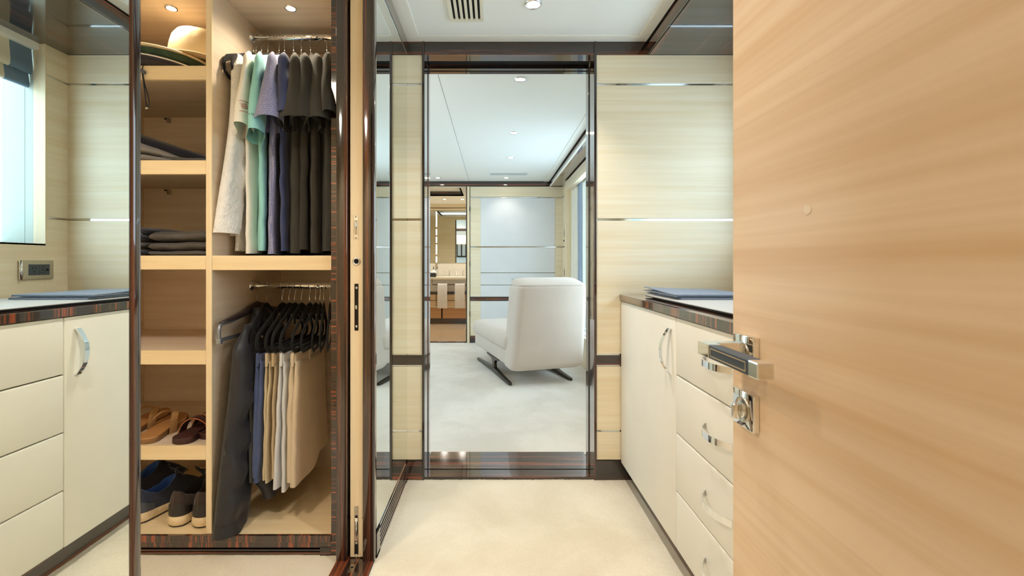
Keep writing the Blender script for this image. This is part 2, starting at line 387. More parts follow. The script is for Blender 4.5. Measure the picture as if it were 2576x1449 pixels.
# ---- left partition, near half
pn = thing('wall_left', 'near mirror panel with ebony edge reflecting the cabinet and window', 'mirror wall', (XM, .25, 0), kind=ST)
bx('mirror_panel', M['mirror'], pn, XM - .006, XM, -.02, .5165, .0, ZK)
MB().add([(XM, .5135, 0), (XM - .0022, .5185, 0), (XM - .0022, .5185, ZK), (XM, .5135, ZK), (XM - .006, .5185, 0), (XM - .006, .5185, ZK)], [(0, 1, 2, 3), (1, 4, 5, 2)]).build('mirror_bevel', M['mirror'], pn)
MB().box(XM - .132, XM + .0015, .5185, .5345, 0, ZC, .004, 3).build('end_post', M['ebony_z'], pn, smooth=True)
bx('core', M['maple_y'], pn, XM - .132, XM - .006, -.02, .5185, 0, ZC)
bx('cornice', M['ebony_y'], pn, XM - .02, XM + .002, -.02, .5185, ZK, ZC)

# ---- window wall (right) with window and its reveal
WY0, WY1, WZ0, WZ1 = 0.20, 2.087, 1.133, 2.02
ww = thing('wall_right', 'maple panelled wall around the dressing room window', 'wall', (XR, 1.1, 0), kind=ST)
def wp(n, mat, y0, y1, z0, z1, d=.0): bx(n, mat, ww, XR - d, XR + .02, y0, y1, z0, z1, .001)
for y0, y1 in ((WY1 + .0, YE), (-.1, WY0)):
    for z0, z1 in ((1.912, ZK), (1.259, 1.902), (.85, 1.249)):
        wp('panel', M['maple_y'], y0, y1, z0, z1, .004)
    for z0, z1 in ((1.902, 1.912), (1.249, 1.259)):
        wp('chrome_inlay', M['chrome_strip'], y0, y1, z0, z1, -.001)
wp('panel', M['maple_y'], WY0, WY1, .85, WZ0, .004)
wp('panel', M['maple_y'], -.1, YE, 0, .85)
for y0, y1, z0, z1 in ((WY1, YE, 0, ZC + .1), (-.2, WY0, 0, ZC + .1), (WY0, WY1, 0, WZ0), (WY0, WY1, WZ1, ZC + .1)):
    bx('backing', M['white_trim'], ww, XR + .02, XR + .2, y0, y1, z0, z1)
M['reveal'] = leather('pale_sage_lining', C(196, 206, 196))
w1 = thing('window_1', 'dressing room window above the cabinet with pale deep reveal', 'window', (XR + .1, 1.43, WZ0), kind=ST)
for y0, y1 in ((WY1 - .006, WY1 + .001), (WY0 - .001, WY0 + .006)):
    bx('frame_post', M['maple_z'], w1, XR - .008, XR + .048, y0, y1, WZ0, ZK, .001)
    bx('reveal_side', M['reveal'], w1, XR + .048, XR + .085, y0, y1, WZ0, ZK)
    bx('reveal_side', M['reveal'], w1, XR + .087, XR + .2, y0, y1, WZ0, ZK)
bx('sill', M['white_trim'], w1, XR - .004, XR + .2, WY0, WY1, WZ0 - .008, WZ0)
bx('pane', M['pane'], w1, XR + .183, XR + .187, WY0 + .006, WY1 - .006, WZ0, WZ1)
# power socket under the window
so = thing('power_socket', 'brushed nickel power outlet plate under the dressing room window', 'socket', (XR, 2.04, 1.014))
def sp(n, mat, y0, y1, z0, z1, d0, d1, par=so, bev=.0008): return bx(n, mat, par, XR - .004 - d1, XR - .004 - d0, y0, y1, z0, z1, bev)
sp('face_plate', M['steel'], 1.975, 2.115, .972, 1.057, 0, .009, bev=.0015)
MB().tube([(XR - .013, 1.968, .972), (XR - .013, 1.968, 1.057)], .007, 12).build('chrome_roll', M['chrome'], so, smooth=True)
sk = sp('insert', plain('socket_grey', C(58, 66, 74), .45), 2.000, 2.096, .990, 1.039, .004, .0095)
for y0, y1 in ((2.001, 2.0465), (2.0485, 2.071), (2.073, 2.095)):
    sp('module', plain('socket_module', C(64, 72, 80), .4), y0, y1, .991, 1.038, .0095, .0104, sk)
for y, z in ((2.017, 1.022), (2.031, 1.023)): sp('slot', M['void'], y - .0015, y + .0015, z - .005, z + .005, .0104, .0107, sk, 0)
for y, z, r in ((2.024, 1.006, .0032), (2.060, 1.027, .0025), (2.060, 1.014, .003), (2.060, 1.001, .0025), (2.084, 1.014, .006)):
    MB().lathe([(.0001, -.0148), (r, -.0148)], (XR, y, z), 12, 'X').build('hole', M['void'], sk)

# ---- roman blind in the window
bl = thing('roman_blind', 'cream roman blind with slate blue side bands drawn up above window', 'blind', (XR + .06, 1.43, 1.84))
M['blind_cream'] = cloth('blind_cream', C(216, 208, 188), .05, 900, .1)
M['blind_blue'] = cloth('blind_blue', C(104, 128, 150), .06, 900, .1)
def blind_fold(y0, y1, mat, z0, z1, xx, nm):
    prof = [(xx, z1), (xx - .004, lerp(z1, z0, .4)), (xx - .008, lerp(z1, z0, .75)), (xx - .007, lerp(z1, z0, .93)), (xx + .002, z0), (xx + .010, z0 + .006), (xx + .012, z0 + .03)]
    MB().loft([[(x, lerp(y0, y1, k / 6), z) for x, z in prof] for k in range(7)], closed=False).build(nm, mat, bl, smooth=True)
for z0, z1, xx, ins in ((1.905, 2.045, XR + .055, 0.045), (1.845, 1.93, XR + .070, .055)):
    blind_fold(WY0 + .01, WY0 + .06 + ins, M['blind_blue'], z0, z1, xx, 'side_band')
    blind_fold(WY0 + .06 + ins, WY1 - .06 - ins, M['blind_cream'], z0, z1, xx, 'cream_fold')
    blind_fold(WY1 - .06 - ins, WY1 - .008, M['blind_blue'], z0, z1, xx, 'side_band')
bx('head_rail', M['blind_blue'], bl, XR + .06, XR + .10, WY0 + .01, WY1 - .008, 2.02, 2.046)

# ---- ceiling of the dressing room
ce = thing('ceiling', 'white ceiling tray of the dressing room', 'ceiling', (.1, 1.1, ZC), kind=ST)
bx('centre_panel', M['white_ceiling'], ce, XM + .06, .690, -.1, YE - .068, ZC + .004, ZC + .03)
bx('border', M['white_trim'], ce, XM, .740, YE - .066, YE, ZC, ZC + .03, .002)
bx('border', M['white_trim'], ce, XM, XM + .064, -.1, YE - .066, ZC, ZC + .03, .002)
bx('border', M['white_trim'], ce, .686, .740, -.1, YE - .066, ZC, ZC + .03, .002)
bx('roof', M['white_ceiling'], ce, -1.8, 1.5, -2.05, 2.38, ZC + .03, ZC + .08)
bh = thing('trim_4', 'glossy ebony ceiling bulkhead above the cabinet', 'bulkhead', (1, 1.1, ZK), kind=ST)
bx('soffit', M['ebony_ceiling'], bh, .748, XR + .12, -.1, YE, ZK, ZK + .02)
bx('fascia', M['ebony_y'], bh, .744, .752, -.1, YE, ZK, ZC)
bx('shadow_gap', M['void'], bh, .738, .744, -.1, YE, ZC - .003, ZC + .01)
# air vent
av = thing('ceiling_vent', 'cream slotted air vent in dressing room ceiling', 'vent', (-.11, 1.8, ZC))
bx('frame', M['vent_white'], av, -.19, -.178, 1.56, 2.006, ZC - .004, ZC + .006, .001)
bx('frame', M['vent_white'], av, -.049, -.040, 1.56, 2.006, ZC - .004, ZC + .006, .001)
bx('frame', M['vent_white'], av, -.178, -.049, 1.988, 2.006, ZC - .004, ZC + .006, .001)
bx('frame', M['vent_white'], av, -.178, -.049, 1.56, 1.578, ZC - .004, ZC + .006, .001)
bx('duct', M['void'], av, -.178, -.049, 1.578, 1.988, ZC + .003, ZC + .005)
for k in range(7):
    x = -.178 + .129 * (k) / 6.0
    bx('slat', M['vent_white'], av, max(-.178, x - .0058), min(-.049, x + .0058), 1.578, 1.988, ZC - .003, ZC + .006)

# ---- downlights
def downlight(x, y, z, label, d=.074, watts=LAMP_W, ang=110, group='recessed ceiling downlights', blend=.7, soft=None, col=WARM):
    t = thing('downlight', label, 'downlight', (x, y, z), group=group)
    r = d / 2
    MB().lathe([(r, 0), (r, -.003), (r * .92, -.006), (r * .74, -.005), (r * .70, .001)], (x, y, z), 28).build('bezel', M['chrome'], t, smooth=True, angle=50)
    MB().lathe([(.0001, -.0015), (r * .72, -.0015)], (x, y, z), 24).build('lens', M['lens'], t)
    if watts > 0:
        l = bpy.data.lights.new('downlight_lamp', 'SPOT'); l.energy = watts; l.color = col; l.spot_size = math.radians(ang); l.spot_blend = blend; l.shadow_soft_size = soft or r * .7
        o = bpy.data.objects.new('downlight_lamp', l); COL.objects.link(o); attach(o, t, True); o.location = (0, 0, -.012)
    return t
downlight(.166, 1.879, ZC + .004, 'round downlight in dressing room ceiling beside the air vent')
downlight(.166, 1.05, ZC + .004, 'round downlight in dressing room ceiling nearer the entrance', watts=20)
downlight(.166, .30, ZC + .004, 'round downlight in dressing room ceiling just inside the entrance', watts=14)
downlight(-1.00, .50, ZC + .03, 'round downlight in front of the wardrobe', ang=150, watts=62, blend=.6, soft=.11, col=(1, .90, .76))

# ---- near wall, entrance hall behind the camera and left alcove
nw = thing('wall_near', 'maple wall around the entrance behind the camera', 'wall', (0, -.1, 0), kind=ST)
bx('panel', M['maple_x'], nw, -1.75, -.40, -.14, -.03, 0, ZC + .03); bx('panel', M['maple_x'], nw, .42, 1.45, -.14, -.03, 0, ZC + .03)
bx('panel', M['maple_x'], nw, -.40, .42, -.14, -.03, 2.05, ZC + .03)
hw = thing('wall_hall', 'maple walls of the entrance hall behind the camera', 'wall', (0, -1.2, 0), kind=ST)
bx('panel', M['maple_y'], hw, -1.75, -1.72, -2.05, -.1, 0, ZC + .05); bx('panel', M['maple_y'], hw, 1.22, 1.25, -2.05, -.1, 0, ZC + .05)
bx('panel', M['maple_x'], hw, -1.75, 1.25, -2.05, -2.0, 0, ZC + .05)
downlight(.1, -.55, ZC + .03, 'round downlight in the entrance hall behind the camera', watts=HALL_W, soft=.12); downlight(.1, -1.4, ZC + .03, 'round downlight deeper in the entrance hall behind the camera', watts=HALL_W, soft=.12)
al = thing('wall_alcove', 'maple side wall of the wardrobe alcove', 'wall', (-1.72, .8, 0), kind=ST)
bx('panel', M['maple_y'], al, -1.78, -1.70, -.14, 2.3, 0, ZC + .05)
bx('panel', M['maple_dark_x'], al, -1.78, -.546, 2.2, 2.26, 0, ZC + .05)
# ================================================================== ENTRY DOOR (open, right foreground)
XD = .383
d2 = thing('door_2', 'large maple veneer entry door standing open in the foreground', 'door', (XD, .02, 0), kind=ST)
bx('leaf', M['door_y'], d2, XD, XD + .042, .02, .727, .01, 2.04, .0015)
def rosette(z, nm):
    r = MB().box(XD - .0095, XD, .653, .709, z - .027, z + .027, .0018, 2).build(nm, M['chrome'], d2, smooth=True, angle=40)
    return r
MB().add([(XD - .0004, .549, 1.106), (XD - .0004, .556, 1.105), (XD - .0004, .561, 1.110), (XD - .0004, .559, 1.117), (XD - .0004, .552, 1.116), (XD - .0004, .547, 1.112)], [(0, 1, 2, 3, 4, 5)]).build('pale_mark', plain('pale_patch', C(232, 216, 194), .6), d2)  # small irregular patch, slightly paler than the door veneer
ro = rosette(.911, 'rose_plate')
MB().lathe([(.017, 0), (.017, -.0015), (.0145, -.002), (.0145, .001)], (XD - .0095, .681, .911), 28, 'X').build('rose_ring', M['steel'], ro, smooth=True)
lv = MB().box(XD - .056, XD - .0095, .672, .690, .9095, .9275, .0015).build('lever_neck', M['chrome'], d2)
bx('lever_tip', M['chrome'], d2, XD - .073, XD - .053, .655, .690, .908, .928, .0015)
le = bx('lever_grip', M['lever_leather'], d2, XD - .0725, XD - .0535, .553, .656, .9085, .9275, .0012)
bx('lever_tip', M['chrome'], d2, XD - .073, XD - .053, .533, .554, .908, .928, .0015)
for z in (.9125, .9235): bx('stitch_line', M['stitch'], le, XD - .0730, XD - .0722, .560, .650, z - .0006, z + .0006)
for y in (.560, .650): bx('stitch_line', M['stitch'], le, XD - .0730, XD - .0722, y - .0006, y + .0006, .9125, .9235)
r2 = rosette(.827, 'lock_plate')
MB().lathe([(.019, 0), (.019, -.0015), (.0165, -.0022), (.0155, -.0005), (.0001, -.0005)], (XD - .0095, .681, .827), 28, 'X').build('turn_ring', M['steel'], r2, smooth=True)
tk = MB().lathe([(.0120, 0), (.0120, -.003), (.0110, -.004), (.0001, -.004)], (XD - .0098, .681, .827), 24, 'X').build('turn_boss', M['chrome'], r2, smooth=True, angle=40)
MB().box(XD - .026, XD - .0135, .6765, .6855, .8135, .8365, .003, 3).build('turn_grip', M['chrome'], r2, smooth=True, angle=40)

# ================================================================== CABINET under the window
XF = .615
cb = thing('cabinet', 'low cabinet with cream leather door and drawers under the window', 'cabinet', (.92, 1.55, 0))
CY0, CYM, CY1 = .94, 1.530, YE - .0125
bx('body', M['ebony_y'], cb, XF + .020, XR - .006, CY0 - .01, CY1, .084, .864)
bx('plinth', M['ebony_y'], cb, XF + .046, XR - .02, CY0 - .01, CY1, .0, .084)
bx('end_filler', M['ebony_z'], cb, XF + .001, XF + .03, CY1, YE - .0105, .086, .864)
def bow_handle(parent, c, axis, L=.16, P=.034, W=.018, T=.0042):
    """bowed chrome handle on a face at X=c[0] that faces -X; axis 'Y' or 'Z'"""
    rings = []
    n = 22
    for i in range(n + 1):
        t = -1 + 2 * i / n; p = P * (1 - abs(t) ** 2.3); s = t * L / 2
        th = T * (1 + 1.0 * abs(t) ** 6)
        q = []
        for dp, dw in ((0, -W / 2), (0, W / 2), (th, W / 2), (th, -W / 2)):
            if axis == 'Z': q.append((c[0] - p - dp, c[1] + dw, c[2] + s))
            else: q.append((c[0] - p - dp, c[1] + s, c[2] + dw))
        rings.append(q)
    return MB().loft(rings, True, True, True).build('handle', M['chrome'], parent, smooth=True, angle=40)
dr = MB().box(XF, XF + .019, CYM + .0015, CY1 - .001, .087, .862, .004, 3).build('door', M['cream_leather'], cb, smooth=True)
bow_handle(dr, (XF, 1.575, .740), 'Z')
zs_ = [.087, .2815, .4760, .6705, .865]
for i in range(4):
    d = MB().box(XF, XF + .019, CY0, CYM - .0015, zs_[i] + .0012, zs_[i + 1] - .0028, .004, 3).build('drawer', M['cream_leather'], cb, smooth=True)
    bow_handle(d, (XF, 1.236, (zs_[i] + zs_[i + 1]) / 2 + .002), 'Y')
ct = bx('worktop', M['ebony_edge'], None, XF - .006, XR - .005, CY0 - .03, YE - .0105, .865, .894, .0012)
tag(ct, 'glossy dark ebony worktop on the cream cabinet', 'worktop')
# desk pad and folders
dp = thing('desk_pad', 'pale leather desk pad lying on the ebony worktop', 'desk pad', (.9, 1.5, .894))
MB().box(.674, 1.12, 1.02, 2.02, .9015, .9045, .001).build('top_sheet', M['pad'], dp)
bx('underlay', M['black'], dp, .676, 1.118, 1.022, 2.018, .8985, .9015)
bx('foot_strip', M['black'], dp, .70, 1.10, 1.04, 2.0, .8945, .8985)
def folder(name, label, x0, x1, y0, y1, z, rise, rz, h):
    t = thing(name, label, 'folder', ((x0 + x1) / 2, (y0 + y1) / 2, z), rz, group='leather folders on the desk pad')
    a, b = (x1 - x0) / 2, (y1 - y0) / 2
    MB().box(-a, a, -b, b, .0002, .0030, .001).build('back_cover', M['folder'], t, local=True)
    MB().box(-a + .008, a - .006, -b + .006, b - .006, .0032, .0032 + h, 0).build('page_block', M['paper'], t, local=True)
    def cov(dz):
        return lambda u, v: (lerp(-a, a, u), lerp(-b, b, v), .0036 + h + dz + rise * (1 - u) ** 2 * sstep(v))
    g = MB(); g.grid(cov(0), 10, 10); g.grid(cov(.0030), 10, 10)
    n = 121
    ring = [i for i in range(11)] + [10 + 11 * k for k in range(1, 11)] + [110 + i for i in range(9, -1, -1)] + [11 * k for k in range(9, 0, -1)]
    g.f += [(ring[i], ring[(i + 1) % 40], ring[(i + 1) % 40] + n, ring[i] + n) for i in range(40)]
    g.build('front_cover', M['folder'], t, local=True)
    MB().tube([(a, -b, .0018 + h / 2), (a, b, .0018 + h / 2)], .0018 + h / 2, 8).build('spine', M['folder'], t, local=True, smooth=True)
    return t
folder('leather_folder', 'lower slate blue leather folder lying on the desk pad', .715, 1.02, 1.735, 2.115, .905, .004, .01, .0015)
folder('leather_folder', 'upper slate blue leather folder with cover lifting at one corner', .70, 1.01, 1.735, 2.12, .9165, .010, -.01, .0012)

# ================================================================== WARDROBE
WF, WBK = 1.630, 2.165      # front, back
WX0, WXD0, WXD1, WX1 = -1.66, -1.028, -1.007, -.577
WTOP = 2.038
wd = thing('wardrobe', 'open built-in maple wardrobe with shelves and two hanging bays', 'wardrobe', (-1.1, 1.9, 0))
bx('back_panel', M['maple_dark_x'], wd, WX0, WX1, WBK, WBK + .012, .07, WTOP)
bx('side_panel', M['maple_dark_y'], wd, WX0 - .02, WX0, WF, WBK + .01, .07, WTOP)
bx('divider', M['maple_dark_y'], wd, WXD0 + .0005, WXD1 - .0005, WF + .010, WBK, .0745, WTOP)
bx('divider_lipping', M['maple_z'], wd, WXD0, WXD1, WF, WF + .010, .0745, WTOP + .05, .001)
bx('side_panel', M['maple_dark_y'], wd, WX1, WX1 + .012, WF + .006, WBK + .01, .0745, WTOP)
bx('stile', M['ebony_cross'], wd, WX1 - .0005, -.547, WF - .006, WF + .006, .0, WTOP + .05, .001)
bx('top_panel', M['maple_dark_x'], wd, WX0, WX1, WF, WBK, WTOP, WTOP + .02)
bx('head_rail', M['maple_x'], wd, WX0, WX1, WF, WF + .018, WTOP + .02, ZC + .03)
bx('floor_panel', M['shelf_x'], wd, WX0, WX1, WF + .002, WBK, .0575, .0745)
bx('front_nosing', M['ebony_edge'], wd, WX0, WX1, WF - .010, WF + .002, .0500, .0740, .0015)
bx('plinth_face', M['ebony_edge'], wd, WX0, WX1, WF - .006, WF + .01, .030, .052)
bx('vent_back', M['void'], wd, WX0, WX1, WF + .008, WF + .02, .0, .034)
bx('vent_end', M['ebony_x'], wd, -.617, WX1, WF - .006, WF + .01, 0, .032)
for z in (.016, .0055):
    bx('vent_slat', M['ebony_x'], wd, WX0, -.615, WF - .004, WF + .008, z, z + .006)
for zt, in ((1.7525,), (1.4135,), (1.0716,), (.731,), (.389,)):
    sh = bx('shelf', M['maple_dark_x'], wd, WX0, WXD0, WF + .016, WBK, zt - .016, zt - .001)
    bx('shelf_lipping', M['shelf_x'], sh, WX0, WXD0 - .0005, WF + .001, WF + .018, zt - .050, zt, .0015)
sh = bx('shelf', M['maple_dark_x'], wd, WXD1, WX1, WF + .016, WBK, 1.0716 - .018, 1.0716 - .001)
bx('shelf_lipping', M['shelf_x'], sh, WXD1 + .0005, WX1 - .0005, WF + .001, WF + .018, 1.0716 - .052, 1.0716, .0015)
for z in (1.734, 1.395):
    o = bx('shelf_clip', M['black'], wd, -1.557, -1.533, WBK - .010, WBK, z - .008, z - .003)
    bx('clip_block', M['steel'], o, -1.543, -1.531, WBK - .014, WBK, z - .025, z - .004, .002)
o = bx('door_catch', M['chrome'], wd, -.975, -.962, WF + .02, WF + .04, 1.041, 1.053, .002)
MB().lathe([(.004, -.010), (.0035, 0), (.002, .001)], (-.953, WF + .03, 1.052), 12).build('catch_bumper', M['pane'], o, smooth=True)
RY = 1.90; RZU, RZL = 1.986, .951
for z in (RZU, RZL):
    rd = MB().tube([(WXD1, RY, z), (WX1, RY, z)], .013, 16).build('hanging_rod', M['chrome'], wd, smooth=True)
    MB().lathe([(.022, 0), (.022, .005), (.017, .008), (.013, .012)], (WXD1, RY, z), 20, 'X').build('rod_socket', M['chrome'], rd, smooth=True)
downlight(-.786, 1.769, WTOP, 'small warm downlight above the hanging shirts', d=.046, watts=5.2, ang=155, col=(1, .84, .62), group='wardrobe downlights')
downlight(-1.250, 1.769, WTOP, 'small warm downlight above the hats on the top shelf', d=.046, watts=6.0, ang=150, col=(1, .80, .54), group='wardrobe downlights')
# ================================================================== BEDROOM BEYOND THE DOORWAY
YW, XW = 5.96, .917
bw = thing('wall_far', 'bedroom end wall with white leather panels framed in maple', 'wall', (.3, YW, 0), kind=ST)
BX0 = -.297
def bp(n, mat, x0, x1, z0, z1, d=.012, bev=.002): return bx(n, mat, bw, x0, x1, YW - d, YW + .02, z0 + .0015, z1 - .0015, bev)
bp('cornice', M['ebony_x'], -.86, XW, 2.042, 2.112); bp('panel', M['maple_x'], BX0, XW, 1.905, 2.042)
bp('chrome_inlay', M['chrome_strip'], BX0, XW, 1.893, 1.905, .006, 0)
for x0, x1 in ((BX0, -.161), (.812, XW)):
    for z0, z1 in ((1.258, 1.893), (.60, 1.246), (.09, .548)): bp('panel', M['maple_x'], x0, x1, z0, z1)
bp('chrome_inlay', M['chrome_strip'], BX0, XW, 1.246, 1.258, .006, 0)
bp('panel', M['white_leather'], -.161, .812, 1.258, 1.893, .016, .004); bp('panel', M['white_leather'], -.161, .812, .916, 1.246, .016, .004)
for z0, z1 in ((.756, .912), (.600, .752)):
    d = bp('drawer', M['white_leather'], -.161, .812, z0, z1, .016, .004)
    rings = []
    for i in range(13):
        t = -1 + i / 6; p = .028 * (1 - abs(t) ** 2.3); q = []
        for dq, dz in ((0, -.012), (0, .012), (.005, .012), (.005, -.012)): q.append((.3255 + t * .08, YW - .016 - p - dq, (z0 + z1) / 2 - .006 + dz))
        rings.append(q)
    MB().loft(rings, True, True, True).build('handle', M['chrome'], d)
bp('panel', M['white_leather'], -.161, .812, .09, .548, .016, .004)
bp('dado_band', M['ebony_x'], BX0, XW, .548, .600, .018, .001); bp('baseboard', M['ebony_x'], BX0, XW, 0, .09, .018, .001)
bx('backing', M['maple_x'], bw, BX0, 1.4, YW + .02, YW + .1, 0, 2.2); bx('backing', M['maple_x'], bw, -3.2, -.86, YW, YW + .1, 0, 2.2)
bx('backing', M['maple_x'], bw, -.86, BX0, YW, YW + .1, 2.042, 2.2)
# bathroom door frame
bf = thing('trim_5', 'maple edged frame of the bathroom doorway', 'door frame', (-.34, YW, 0), kind=ST)
bx('post', M['maple_z'], bf, -.336, -.304, YW - .02, YW + .06, 0, 2.042, .001); bx('edge_seal', M['void'], bf, -.304, -.297, YW - .014, YW + .02, 0, 2.042)
bx('edge_seal', M['ebony_z'], bf, -.352, -.336, YW - .012, YW + .10, 0, 2.042)
bx('post', M['ebony_z'], bf, -.872, -.85, YW - .01, YW + .10, 0, 2.042)
for z in (.35, 1.0, 1.72): bx('hinge', M['black'], bf, -.3065, -.2985, YW - .024, YW - .012, z, z + .06)
bx('sill', M['ebony_x'], bf, -.86, -.30, YW - .01, YW + .05, -.02, .012)
# bedroom ceiling and bulkhead
bc = thing('ceiling', 'white bedroom ceiling panels beyond the doorway', 'ceiling', (-.5, 4.2, ZC), kind=ST)
bx('panel', M['white_ceiling'], bc, -3.2, -.3125, YB, YW + .1, ZC, ZC + .02, .001); bx('panel', M['white_ceiling'], bc, -.3095, .665, YB, YW + .1, ZC, ZC + .02, .001)
bx('border', M['white_trim'], bc, .667, .735, YB, YW, ZC - .004, ZC + .02, .001); bx('roof', M['void'], bc, -3.2, 1.5, YB, YW + .1, ZC + .02, ZC + .05)
bb = thing('trim_6', 'ebony ceiling bulkhead along the bedroom windows', 'bulkhead', (.85, 4.2, ZK), kind=ST)
bx('fascia', M['ebony_y'], bb, .746, .752, YB, YW, 2.045, ZC); bx('soffit', M['ebony_ceiling'], bb, .752, 1.3, YB, YW, 2.045, 2.06); bx('shadow_gap', M['void'], bb, .735, .746, YB, YW, ZC - .002, ZC + .01)
bx('edge_bead', M['white_trim'], bb, .7455, .758, YB, YW, 2.043, 2.062, .002)
g = thing('ceiling_vent', 'flat grey air grille in the bedroom ceiling', 'vent', (.19, 5.44, ZC))
bx('frame', M['white_trim'], g, -.04, .42, 5.36, 5.52, ZC - .004, ZC, .001); 
for k in range(8): bx('slat', plain('grille_grey', C(188, 198, 200), .5) if k == 0 else bpy.data.materials['grille_grey'], g, -.03, .41, 5.37 + k * .018, 5.383 + k * .018, ZC - .006, ZC - .003)
for x, y, s in ((.159, 2.64, 'just past the doorway, nearest'), (.169, 3.73, 'above the chaise, second from doorway'), (.177, 4.60, 'third from doorway'), (.169, 5.70, 'in front of the white panels'), (-.69, 5.70, 'in front of the bathroom doorway')):
    downlight(x, y, ZC, 'bedroom ceiling downlight ' + s, watts=BED_W)
for x, y, s in ((-1.8, 3.2, 'nearer'), (-1.8, 4.8, 'farther')): downlight(x, y, ZC, 'bedroom ceiling downlight out of sight at the left, the %s one' % s, watts=BED_W)
bo = thing('wall_left', 'bedroom side wall out of sight', 'wall', (-3.2, 4, 0), kind=ST)
for y0, y1, z0, z1 in ((YB, 2.9, 0, 2.2), (5.5, YW + .1, 0, 2.2), (2.9, 5.5, 0, .95), (2.9, 5.5, 2.0, 2.2)): bx('panel', M['white_leather'], bo, -3.25, -3.2, y0, y1, z0, z1)
w3 = thing('window_added', 'unseen window added on the opposite bedroom side for daylight', 'window', (-3.22, 4.2, .75), kind=ST)  # opening put in out of view to brighten the bedroom
bx('pane', M['pane'], w3, -3.23, -3.226, 2.9, 5.5, .75, 2.0)
for y in (2.92, 4.2, 5.48): bx('mullion', M['white_trim'], w3, -3.25, -3.2, y - .03, y + .03, .75, 2.0)
# bedroom window wall
bw2 = thing('wall_right', 'maple bedroom wall beside the tall window', 'wall', (XW, 5.7, 0), kind=ST)
BY0, BY1 = 3.60, 5.50
def bq(n, mat, y0, y1, z0, z1, d=0, bev=.001): return bx(n, mat, bw2, XW - d, XW + .02, y0, y1, z0, z1, bev)
for z0, z1 in ((1.905, 2.045), (1.258, 1.893), (.60, 1.246), (.09, .548)): bq('panel', M['maple_y'], BY1 + .11, YW - .012, z0 + .001, z1 - .001, .004)
for z0, z1 in ((1.893, 1.905), (1.246, 1.258)): bq('chrome_inlay', M['chrome_strip'], BY1 + .11, YW - .012, z0, z1, -.002, 0)
bq('dado_band', M['ebony_y'], BY1 + .11, YW - .012, .548, .60, .006)
bx('backing', M['white_trim'], bw2, XW + .02, XW + .3, BY1 + .01, YW, 0, 2.045); bx('backing', M['white_trim'], bw2, XW, XW + .3, YB, BY0, 0, 2.045)
bx('backing', M['white_trim'], bw2, XW + .02, XW + .3, BY0, BY1 + .01, 0, .3); bx('backing', M['white_trim'], bw2, XW + .02, XW + .33, BY0, BY1 + .01, 2.0, 2.045)
w2 = thing('window_2', 'tall bedroom window with maple surround', 'window', (XW, 4.3, .3), kind=ST)
bx('surround', M['maple_z'], w2, XW - .032, XW + .03, BY1, BY1 + .11, 0, 2.030, .001)
bx('surround', M['maple_y'], w2, XW - .032, XW + .03, BY0, BY1, 1.918, 2.030, .001)
bx('surround', M['maple_y'], w2, XW - .010, XW + .03, BY0, BY1, .0, .30, .001)
bx('surround', M['maple_z'], w2, XW - .032, XW + .03, BY0 - .1, BY0, 0, 2.03, .001)
bx('pane', M['pane'], w2, 1.19, 1.195, BY0, BY1, .3, 2.0)
for y in (4.25,): bx('mullion', M['white_trim'], w2, 1.17, 1.21, y - .03, y + .03, .3, 2.0)
# curtains
M['curtain_white'] = cloth('curtain_white', C(232, 228, 214), .04, 700, .2); M['curtain_blue'] = cloth('curtain_blue', C(150, 168, 190), .05, 700, .2)
def sheer_mat():
    m = bpy.data.materials.new('sheer_blue'); m.use_nodes = True; nt = m.node_tree; nt.nodes.clear()
    d = nt.nodes.new('ShaderNodeBsdfDiffuse'); t = nt.nodes.new('ShaderNodeBsdfTranslucent'); x = nt.nodes.new('ShaderNodeMixShader'); o = nt.nodes.new('ShaderNodeOutputMaterial')
    d.inputs['Color'].default_value = C(206, 206, 200); t.inputs['Color'].default_value = C(186, 182, 170); x.inputs[0].default_value = .45
    nt.links.new(d.outputs[0], x.inputs[1]); nt.links.new(t.outputs[0], x.inputs[2]); nt.links.new(x.outputs[0], o.inputs['Surface']); return m
M['sheer'] = sheer_mat()
def curtain(root, nm, mat, x, y0, y1, z0, z1, waves, amp, seed):
    n = waves * 10
    def fn(u, v):
        y = lerp(y0, y1, u) + .03 * (u - .5) * (1 - v); w = math.sin(u * waves * 2 * PI + seed) * amp * (.55 + .45 * (1 - v))
        return (x + w + .006 * nz((u * 4, v * 3, seed), 1.0), y, lerp(z0, z1, v))
    return MB().grid(fn, n, 12).build(nm, mat, root, smooth=True)
cu = thing('curtain', 'white and blue-grey curtain gathered at the bedroom window', 'curtain', (.96, 5.2, .02))
curtain(cu, 'white_panel', M['curtain_white'], .955, 5.17, 5.49, .03, 1.99, 3, .022, .4)
curtain(cu, 'blue_panel', M['curtain_blue'], .965, 4.95, 5.17, .03, 1.99, 2, .016, 1.2)
s2 = thing('curtain', 'sheer pale blue curtain hanging against the bedroom glass', 'curtain', (1.05, 5.2, .31))
curtain(s2, 'sheer_panel', M['sheer'], 1.05, 4.90, 5.49, .31, 1.975, 7, .012, .1)
bx('curtain_track', M['steel'], s2, 1.035, 1.065, BY0 + .02, BY1 - .02, 1.975, 1.998)
for z, h in ((1.42, .11), (.92, .10)):
    t = thing('switch_panel', 'grey control panel on maple wall, ' + ('upper one' if z > 1 else 'lower one'), 'switch', (XW, 5.74, z))
    bx('plate', M['steel'], t, XW - .014, XW - .004, 5.71, 5.79, z - h / 2, z + h / 2, .002); bx('screen', plain('switch_grey', C(120, 126, 126), .4), t, XW - .0155, XW - .013, 5.727, 5.773, z - h / 3, z + h / 3)
hk = thing('wall_hooks', 'small dark double hook below the upper control panel', 'hook', (XW, 5.74, 1.33))
